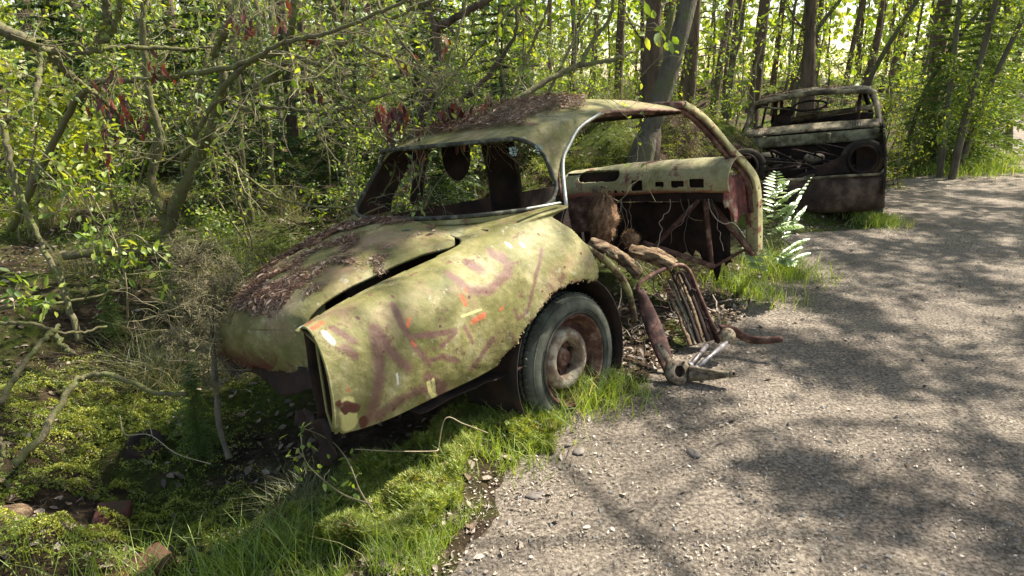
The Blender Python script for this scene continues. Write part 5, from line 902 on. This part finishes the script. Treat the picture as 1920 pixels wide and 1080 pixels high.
# ------------------------------------------------------------------ unseen canopy trees added above the view, leaves kept where shade is wanted
def shade_want(x, y):                      # wanted shade per ground spot; the added crowns are shaped to cast it
    f = .375 + .5 * fbm(x, y, 1.4, 6) + .45 * fbm(x, y, 4.1, 17)
    f += .5 * np.exp(-((x + 1.3) / .5) ** 2 - ((y - 2.5) / .5) ** 2) - .45 * np.exp(-((x + .4) / .5) ** 2 - ((y - 2.15) / .6) ** 2) + .35 * sst(4.6, 6.5, y) * sst(1.2, 2.2, x) - .28 * np.exp(-((x - 1.) / 1.) ** 2 - ((y - 3.) / 1.2) ** 2) - .25 * np.exp(-((x - .0) / .55) ** 2 - ((y - 2.1) / .7) ** 2)
    return f
r = np.random.RandomState(55)
for k, (tx, ty, cx_, cy_, lab) in enumerate([(8.2, 5.2, 8.0, 7.4, 'unseen tree added right of the path, crown shaped to shade the gravel'), (11., 8., 10.5, 10.5, 'unseen tree added farther along the path, crown shaped to dapple the light'), (6.2, 2.4, 6.4, 5.2, 'unseen tree added right of the path nearest to the coupe for its dapples'), (4.6, -1.6, 4.7, 5.4, 'unseen tree added behind the viewer, its bough set to shade path and hollow')]):
    N_ = 9000; c = np.stack([cx_ + r.normal(size=N_) * 2.6, cy_ + r.normal(size=N_) * 2.6, 6 + 3.2 * r.rand(N_)], -1); c[:, 2] += .4 * fbm(c[:, 0], c[:, 1], .6)
    g_ = c - SUN * (c[:, 2:3] / SUN[2]); wgt = shade_want(g_[:, 0], g_[:, 1]); kp_ = (r.rand(N_) < sst(.5, .66, wgt) * .9) & (c[:, 2] > CH + np.hypot(c[:, 0], c[:, 1]) * .2 + .3); c = c[kp_]
    e = empty('added_shade_tree', loc=(tx, ty, 0)); tag(e, lab, 'tree'); b = np.array([tx, ty, 0]); lm, tm = MB(), MB()
    cc = (c[:, None] + r.normal(size=(len(c), 5, 3)) * .10).reshape(-1, 3) - b; cards(lm, cc, .10, .07, rs=r); lm.build('crown', M_leaf, e)
    hd = np.array([cx_, cy_, 6.5]) - b; tm.tube(smooth_path([(0, 0, -.3), (0, 0, 2.5), hd * .5 + [0, 0, 1.5], hd + [0, 0, .5], hd + [0, 0, 2]], 30), np.r_[np.linspace(.12, .10, 8), np.linspace(.03, .012, 22)], 8)
    for j in range(10):
        if len(c): q = c[r.randint(len(c))] - b; s_ = hd * (.6 + .4 * r.rand()) + [0, 0, .3 * r.rand()]; tm.tube(smooth_path([s_, (s_ + q) / 2 + r.normal(size=3) * .15, q], 10), np.linspace(.012, .003, 10), 5, cap=False)
    tm.build('trunk', M_bark, e)
# ------------------------------------------------------------------ ground cover (uncountable)
r = np.random.RandomState(11)
def gpts(n, x0, x1, y0, y1, f):            # random points where f(x,y) keeps them, density rising towards the viewer
    x = r.uniform(x0, x1, n); y = y0 + (y1 - y0) * r.rand(n) ** 1.4; k = r.rand(n) < f(x, y); x, y = x[k], y[k]; return x, y
def incar(x, y):                           # footprint of the coupe
    q = np.stack([x, y], -1) - Cb[:2]; l = q @ dv[:2]; t = -(q @ nv[:2]); return (l > -1.2) & (l < 2.1) & (t > .05) & (t < 1.5)
# verge grass: pixels 180..950 wide at the bottom
def bx(px, py): g = G(px, py); return g[0], g[1]
VG = [bx(250, 1100), bx(330, 1010), bx(450, 985), bx(560, 905), bx(640, 850), bx(760, 830), bx(900, 760), bx(945, 790), bx(935, 870), bx(905, 960), bx(850, 1020), bx(800, 1100)]
x, y = gpts(60000, -1.3, .1, 1.45, 3., lambda x, y: inpoly(x, y, VG) * np.clip(.5 + 1.3 * fbm(x, y, 5, 2), 0, 1)); mb = MB(); x, y = x[:17000], y[:17000]
blades(mb, np.stack([x, y, surf(x, y) - .005], -1), .03 + .075 * r.rand(len(x)) ** 1.5 + .03 * fbm(x, y, 3), .0022, .45, rs=r); 
x, y = gpts(2600, -1.9, .0, 1.35, 2.2, lambda x, y: (y < 1.95 - .25 * x * 0) * np.clip(.5 + .9 * fbm(x, y, 3, 1), 0, 1) * (path_sd(x, y) < -.05)); blades(mb, np.stack([x, y, surf(x, y) - .005], -1), .08 + .12 * r.rand(len(x)), .003, .45, rs=r)
tag(mb.build('verge_grass', M_grass), 'bright green grass along the near edge of the gravel path', 'grass', kind='stuff')
# tufts by wheel, pillar, second car, path verge
mb = MB()
for px, py, n, h, sp_ in [(1100, 755, 420, .15, .10), (1150, 735, 260, .12, .09), (1010, 800, 300, .12, .09), (960, 860, 300, .1, .08), (1385, 540, 300, .14, .12), (1420, 560, 260, .12, .12), (1480, 520, 500, .17, .14), (1440, 500, 300, .2, .12), (1640, 418, 900, .12, .14), (1830, 318, 1300, .22, .28), (1780, 325, 700, .2, .3), (1840, 300, 1000, .24, .3), (480, 985, 500, .16, .1), (380, 1020, 300, .16, .1), (250, 1060, 260, .2, .12)]:
    g = G(px, py); x = g[0] + r.normal(size=n) * sp_; y = g[1] + r.normal(size=n) * sp_; blades(mb, np.stack([x, y, surf(x, y) - .01], -1), h * (.5 + .8 * r.rand(n)), .003 + .0005 * g[1], .5, rs=r)
tag(mb.build('grass_tufts', M_grass), 'scattered tufts of green grass by the wheel and path edge', 'grass', kind='stuff')
mb = MB()
for k in range(150):
    az = r.uniform(-.66, .5); D = 3.8 + 12 * r.rand(); cx_, cy_ = D * sin(az), D * cos(az)
    if not clear_(cx_, cy_, .4) or incar(np.array([cx_]), np.array([cy_]))[0] or (cx_ > 2 and cy_ < 9): continue
    n = 170; h = .16 + .25 * r.rand(); x = cx_ + r.normal(size=n) * .07; y = cy_ + r.normal(size=n) * .07; blades(mb, np.stack([x, y, surf(x, y) - .01], -1), h * (.6 + .6 * r.rand(n)), .0035, .75, rs=r, bend=1.)
for px, py, n, h, sp_ in [(560, 900, 500, .18, .05), (1120, 300, 0, 0, 0)]:
    if n: g = G(px, py); x = g[0] + r.normal(size=n) * sp_; y = g[1] + r.normal(size=n) * sp_; blades(mb, np.stack([x, y, surf(x, y) - .01], -1), h * (.6 + .6 * r.rand(n)), .0022, .9, rs=r, bend=1.)
tag(mb.build('tussock_grass', M_drygrass), 'drooping half dry tussocks of forest grass', 'grass', kind='stuff')
# star moss along the fender
SM = [bx(480, 960), bx(560, 905), bx(600, 880), bx(640, 845), bx(760, 815), bx(850, 770), bx(920, 730), bx(960, 745), bx(1050, 790), bx(1040, 850), bx(960, 850), bx(930, 800), bx(870, 890), bx(860, 960), bx(780, 1040), bx(600, 1010)]
x, y = gpts(26000, -1., .4, 1.9, 3.1, lambda x, y: inpoly(x, y, SM) * np.clip(.75 + .9 * fbm(x, y, 5, 12), 0, 1)); x, y = x[:8500], y[:8500]; n = len(x); mb = MB()
hh = .01 + .03 * r.rand(n) + .06 * np.clip(.3 + fbm(x, y, 7, 8), 0, 1); top_ = np.stack([x, y, surf(x, y) + hh], -1) + r.normal(size=(n, 3)) * [.006, .006, 0]
for lv in range(3):
    for j in range(7):
        a_ = r.rand(n) * 6.28; d_ = np.stack([np.cos(a_), np.sin(a_), .5 + .5 * r.rand(n)], -1); L_ = .02 + .009 * r.rand(n); cards(mb, top_ - [0, 0, .011 * lv] + nrm(d_) * L_[:, None] / 2, L_, .0042, d_, tri=True, rs=r, a=np.clip(.2 + .6 * r.rand(n) + (fbm(x, y, 9, 30) > .4) * .35, 0, 1))
blades(mb, np.stack([x, y, surf(x, y) - .005], -1), hh, .0025, .05, rs=r, a=np.full(n, .1)); tag(mb.build('star_moss', M_hair), 'star-shaped green moss below the rear fender', 'moss', kind='stuff')
# feather moss hummocks left
mb = MB()
def moss_patch(cx_, cy_, rx, ry, n, sz=.0095):
    n = int(n * (1.6 if sz < .012 else 1))
    x = cx_ + r.normal(size=n) * rx; y = cy_ + r.normal(size=n) * ry; k = fbm(x, y, 3, 19) > -.25; x, y = x[k], y[k]
    k = path_sd(x, y) < -.02; x, y = x[k], y[k]; m = len(x); lump = .075 * np.abs(fbm(x, y, 7, 27)); c = np.stack([x, y, surf(x, y) + lump + .012 * r.rand(m)], -1)
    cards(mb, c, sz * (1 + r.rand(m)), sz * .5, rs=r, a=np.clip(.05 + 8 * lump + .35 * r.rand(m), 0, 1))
for px, py, rx, ry, n in [(60, 940, .22, .12, 9000), (200, 770, .28, .25, 11000), (90, 740, .35, .25, 9000), (330, 660, .3, .3, 5000), (30, 1000, .2, .1, 3500), (400, 900, .15, .12, 2500), (150, 870, .25, .15, 4000), (450, 520, .6, .4, 4000), (120, 420, 1.6, 1., 5000)]:
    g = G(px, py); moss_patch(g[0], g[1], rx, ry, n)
moss_patch(1.0, 7.2, .3, .25, 7000, .014); moss_patch(1.7, 7.5, .25, .25, 5000, .014); moss_patch(.5, 7.4, .2, .2, 4000, .014); moss_patch(2.4, 8.1, .3, .25, 4000, .016); moss_patch(-1.6, 8.6, 1.6, .6, 9000, .02); moss_patch(-4.5, 7.5, 1.6, .8, 8000, .02); moss_patch(6.3, 11, .8, 1.2, 4000, .02)
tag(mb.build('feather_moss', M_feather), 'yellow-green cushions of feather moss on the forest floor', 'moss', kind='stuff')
# litter
def litter(n, x0, x1, y0, y1, f, size, mat, name, lab, flat=.35):
    x, y = gpts(n, x0, x1, y0, y1, f); m = len(x); mb = MB(); nn_ = nrm(np.stack([r.normal(size=m) * flat, r.normal(size=m) * flat, np.ones(m)], -1)); a_ = r.rand(m) * 6.28; d_ = np.stack([np.cos(a_), np.sin(a_), np.zeros(m)], -1); d_ = nrm(d_ - nn_ * (d_ * nn_).sum(1, keepdims=True))
    L_ = size * (.4 + 1.1 * r.rand(m) ** 1.5); c = np.stack([x, y, surf(x, y) + .003 + .006 * r.rand(m)], -1); half_ = m // 2
    oval_cards(mb, c[:half_], L_[:half_], L_[:half_] * (.4 + .4 * r.rand(half_)), d_[:half_], nn_[:half_], rs=r); cards(mb, c[half_:], L_[half_:] * 1.3, .0025, d_[half_:], nn_[half_:], rs=r, fold=.1)
    tag(mb.build(name, mat), lab, 'litter', kind='stuff')
litter(150000, -.6, 4.6, 1.3, 7.5, lambda x, y: (path_sd(x, y) > -.3) * (.3 + .7 * np.clip(1 - path_sd(x, y) / 1.3 + .5 * fbm(x, y, 2, 25), 0, 1)) * np.clip(.6 + fbm(x, y, 5, 31), 0.05, 1), .0125, M_pathlit, 'path_litter', 'pale leaf bits and needles strewn over the gravel')
litter(40000, -5, 4.5, 1.3, 11, lambda x, y: (path_sd(x, y) < .0) * 1., .04, M_litter, 'leaf_litter', 'brown leaf litter of the forest floor')
litter(4500, -.5, 4.5, 1.3, 7., lambda x, y: (path_sd(x, y) > -.3) * (.12 + .88 * (path_sd(x, y) < .55) * (fbm(x, y, 3, 8) > -.1)), .027, M_pathlit, 'fallen_leaf_scatter', 'curled pale fallen leaves lying here and there on the path', .6)
x, y = gpts(7000, -.3, 4.2, 1.4, 6.5, lambda x, y: (path_sd(x, y) > 0) * 1.); m = len(x); mb = MB(); s_ = .002 + .011 * r.rand(m) ** 6
oct_ = np.array([(1, 0, 0), (0, 1, 0), (-1, 0, 0), (0, -1, 0), (0, 0, 1), (0, 0, -1.)]); T_ = np.array([(0, 1, 4), (1, 2, 4), (2, 3, 4), (3, 0, 4), (1, 0, 5), (2, 1, 5), (3, 2, 5), (0, 3, 5)])
V_ = np.stack([x, y, pz(x, y) + s_ * .2], -1)[:, None] + oct_[None] * s_[:, None, None] * (1 + .5 * r.normal(size=(m, 6, 1)) * .6) * [1, 1, .6]
mb.add(V_, None, ((np.arange(m) * 6)[:, None, None] + T_).reshape(-1, 3), np.repeat(r.rand(m), 6)); tag(mb.build('gravel_stones', nmat('pebble', [(.3, (.08, .075, .07)), (.6, (.22, .2, .18)), (.8, (.4, .37, .34))], 3), smooth=False), 'small grey stones pressed in the path', 'gravel', kind='stuff')
for k, (px, py, s_, lab) in enumerate([(1003, 930, .022, 'flat pinkish stone at the near path edge'), (1085, 848, .022, 'small pale stone below the grass tuft at the wheel'), (1300, 852, .028, 'lone brown leaf-like chip in the middle of the path'), (20, 942, .05, 'brown rounded stone in the moss at lower left')]):
    g = G(px, py); mb = MB(); u_, v_ = np.meshgrid(np.linspace(0, 2 * pi, 25), np.linspace(0, pi, 13), indexing='ij'); rr_ = 1 + .2 * fbm(np.cos(u_) + k, np.sin(u_) * 2 + np.cos(v_), 1.5); mb.grid(np.stack([rr_ * np.cos(u_) * np.sin(v_) * s_ * 1.5, rr_ * np.sin(u_) * np.sin(v_) * s_, rr_ * np.cos(v_) * s_ * .45], -1), flip=True); o = mb.build('stone', M_stone if k < 3 else M_rotwood); o.location = (g[0], g[1], surfz(g[0], g[1]) + .004); o.rotation_euler = (0, 0, k); tag(o, lab, 'stone')
for k, (px, py, rz, lab) in enumerate([(200, 960, .3, 'old red brick half buried in the dark hollow, the farther one'), (255, 1052, -.6, 'old red brick nearest to the viewer in the dark hollow')]):
    g = G(px, py, -.08); mb = MB(); mb.box((0, 0, 0), (.12, .22, .06), bev=.008); o = mb.build('brick', M_brick); o.location = (g[0], g[1], surfz(g[0], g[1]) + .015); o.rotation_euler = (.15, .1, rz); tag(o, lab, 'brick')
g = G(268, 812, -.08); mb = MB(); mb.lathe([(.0001, .0), (.04, .0), (.05, .02), (.06, .024), (.08, .02), (.088, .0), (.09, .0)], (0, 0, 0), (.1, -.35, 1), 40); o = mb.build('rusty_drum', M_darkrust); o.location = (g[0], g[1], surfz(g[0], g[1]) + .008); tag(solid(o, .005), 'round rusty brake drum lying in the dark hollow at left', 'brake drum')
# needle litter heaped on the coupe
def heap(samples, name, lab, n, th, size=.03, chips=.13):
    """samples: function giving n surface points + normals (world)"""
    p, nn_ = samples(n); m = len(p); mb = MB(); d_ = r.normal(size=(m, 3)); d_ = nrm(d_ - nn_ * (d_ * nn_).sum(1, keepdims=True) + .25 * r.normal(size=(m, 3)) * .5); c = p + nn_ * (th * r.rand(m)[:, None] + .002); h = int(m * chips); hh_ = int(m * .018)
    cards(mb, c[h:], size * (.5 + r.rand(m - h)), .003, d_[h:], nn_[h:], rs=r, fold=.1); cards(mb, c[:h], size * .6 * (.5 + r.rand(h)), size * .25, d_[:h], nn_[:h], rs=r); oval_cards(mb, c[:hh_] + nn_[:hh_] * .004, size * (.7 + .7 * r.rand(hh_)), size * .45, d_[:hh_], nrm(nn_[:hh_] + .4 * r.normal(size=(hh_, 3))), a=.6 + .4 * r.rand(hh_), rs=r)
    tag(mb.build(name, M_redlit), lab, 'litter', kind='stuff')
def on_grid(Vg, keepf, dens=None):
    nn = np.cross(Vg[1:, :-1] - Vg[:-1, :-1], Vg[:-1, 1:] - Vg[:-1, :-1]); nn = nrm(nn); nn *= np.sign(nn[..., 2:3] + 1e-9); cc = .25 * (Vg[:-1, :-1] + Vg[1:, :-1] + Vg[:-1, 1:] + Vg[1:, 1:])
    kk = np.argwhere(keepf(cc)); A_ = np.linalg.norm(np.cross(Vg[1:, :-1] - Vg[:-1, :-1], Vg[:-1, 1:] - Vg[:-1, :-1]), axis=-1)[kk[:, 0], kk[:, 1]]; A_ = A_ * (dens(cc[kk[:, 0], kk[:, 1]]) if dens else 1); A_ = A_ / A_.sum()
    def f(n):
        i = r.choice(len(kk), n, p=A_); a, b = kk[i, 0], kk[i, 1]; q = cc[a, b] + r.normal(size=(n, 3)) * .006; N_ = nn[a, b]; return l2w(q), N_[:, :1] * dv - N_[:, 1:2] * nv + N_[:, 2:3] * uv
    return f
lidk = lambda c: (c[..., 2] > Z0 + .46) & (c[..., 1] > .46 + .30 * np.clip((-c[..., 0] - .45) / .8, 0, 1) * 0 + .10 * fbm(c[..., 0], c[..., 1], 3.5, 3) + 0) & (fbm(c[..., 0], c[..., 1], 6, 14) > -.35 + .5 * np.clip((.75 - c[..., 1]) / .3, 0, 1))
heap(on_grid(Vl, lidk, lambda c: np.clip(.35 + 1.3 * fbm(c[:, 0], c[:, 1], 4, 22) + .9 * np.clip((c[:, 1] - .55) / .25, 0, 1), .02, 1.5) * np.clip((c[:, 2] - Z0 - .44) / .06, .1, 1)), 'needle_litter_on_boot', 'brown needles and leaf scraps heaped over the boot lid', 36000, .02, .032)
gapv = np.array([[(l, t, Z0 + np.interp(l, [-1.3, -.6, -.4], [.47, .57, .61])) for t in np.linspace(.2, .235, 4)] for l in np.linspace(-.95, -.42, 40)]); heap(on_grid(gapv, lambda c: np.ones(c.shape[:2], bool)), 'needle_litter_in_gap', 'needles collected in the gap between boot lid and fender', 900, .015, .02)
rk = lambda c: (c[..., 2] > Z0 + 1.09) & (c[..., 1] > .42 + .12 * fbm(c[..., 0], c[..., 1], 4, 5) + .4 * np.clip((c[..., 0] - .6) / .6, 0, 1)) & (c[..., 0] < 1.3)
heap(on_grid(V, rk), 'needle_litter_on_roof', 'brown needle litter lying on the coupe roof', 26000, .03, .032)
roof2 = np.array([[(x, y, 1.21 + .06 * (1 - (y / .62) ** 2) + .03 * (1 - ((x + 1.85) / .6) ** 2)) for y in np.linspace(-.55, .4, 30)] for x in np.linspace(-2.3, -1.32, 30)])
_l2w, _f = l2w, (dv, nv, uv)
l2w = lambda q: B2 + (q[..., :1] * F2 + q[..., 1:2] * S2 + q[..., 2:3] * U2) * SC2
heap(on_grid(roof2, lambda c: fbm(c[..., 0], c[..., 1], 3) > -.3), 'needle_litter_on_second_roof', 'leaf litter lying on the roof of the second car', 5000, .015, .035)
l2w = _l2w
# lichen rosettes on the pillar
for k, (px, py, s_, lab) in enumerate([(975, 250, .022, 'blue-grey lichen rosette nearer the window on the roof pillar'), (1020, 263, .024, 'blue-grey lichen rosette nearer the door on the roof pillar'), (762, 433, .016, 'small blue-green lichen on the deck above the boot lid')]):
    q = loc(px, py, .19 if k < 2 else .5); hit = V.reshape(-1, 3); i_ = np.argmin(((hit - q) ** 2).sum(1)) if k < 2 else 0; q = hit[i_] if k < 2 else q
    mb = MB(); n = 60; rr = s_ * np.sqrt(r.rand(n)); a_ = r.rand(n) * 6.28; nn_ = np.array([0, -1, .25]) if k < 2 else np.array([0, 0, 1.]); e1 = np.array([1., 0, 0]); e2 = nrm(np.cross(nn_, e1)); c = e1 * (rr * np.cos(a_))[:, None] * 1.3 + e2 * (rr * np.sin(a_))[:, None] + nrm(nn_) * .006; dd = e1 * np.cos(a_)[:, None] + e2 * np.sin(a_)[:, None]
    oval_cards(mb, c, .008, .006, dd, np.broadcast_to(nrm(nn_), c.shape) + r.normal(size=c.shape) * .2, rs=r); o = mb.build('lichen_patch', leafmat('lichen%d' % k, [(0, (.08, .14, .13)), (1, (.25, .36, .33))], .1), car); o.location = tuple(q)
# brushwood covering the far tail of the coupe
mb = MB(); tips = []
for k in range(60):
    p = P(r.uniform(330, 420), r.uniform(590, 720), 2.9 + .4 * r.rand()); d_ = nrm([r.normal() * .6, r.normal() * .4, .8]); q = [p]
    for j in range(7): d_ = nrm(d_ + r.normal(size=3) * .3); q.append(q[-1] + d_ * .05)
    mb.tube(q, np.linspace(.003, .0009, 8), 4, cap=False)
    for j in range(3):
        i = r.randint(1, 7); s2_ = [q[i]]; dd = nrm(d_ + r.normal(size=3))
        for jj in range(4): dd = nrm(dd + r.normal(size=3) * .3); s2_.append(s2_[-1] + dd * .035)
        mb.tube(s2_, .001, 3, cap=False)
tag(mb.build('brushwood', M_twig), 'dry tangled twigs heaped over the far corner of the boot', 'brushwood', kind='stuff')
mb = MB()
for k in range(110):
    p = l2w(np.array([r.uniform(.5, 1.85), r.uniform(.1, 1.3), .02 + .12 * r.rand()])); d_ = nrm([r.normal(), r.normal(), .35 * abs(r.normal())]); q = [p]; st_ = .02 + .04 * r.rand()
    for j in range(7): d_ = nrm(d_ + r.normal(size=3) * .3); q.append(q[-1] + d_ * st_)
    mb.tube(q, np.linspace(.006, .002, 8) * (.4 + r.rand()), 4, cap=False)
for k in range(12):
    p = l2w(np.array([1.66, r.uniform(.2, 1.3), Z0 + .55])); q = [p]; d_ = np.array([0, 0, -1.])
    for j in range(9): d_ = nrm(d_ + r.normal(size=3) * .35 + [0, 0, -.1]); q.append(q[-1] + d_ * .045)
    mb.tube(smooth_path(q), .0028, 4, cap=False)
c = l2w(np.stack([r.uniform(.4, 1.95, 2600), r.uniform(.06, 1.4, 2600), .0 + .1 * r.rand(2600) ** 2], -1)); cards(mb, c, .05, .028, rs=r, n=np.array([0, 0, 1.]))
tag(mb.build('cabin_debris', M_litter), 'twigs, wires and dead leaves filling the floorless cabin', 'debris', kind='stuff')
# distant wood closing the view
mb = MB(); n = 24000; az = r.uniform(-.85, .85, n); D = r.uniform(38, 75, n); k = fbm(az * 30, D * .2, 1, 3); c = np.stack([D * np.sin(az), D * np.cos(az), r.rand(n) ** .8 * 11 + k], -1); cards(mb, c, .55, .4, rs=r, a=np.clip(.5 * r.rand(n) + .35 + .3 * k, 0, 1))
tag(mb.build('distant_wood', M_leaf), 'far leafage of the wood closing off the view', 'woodland', kind='stuff')
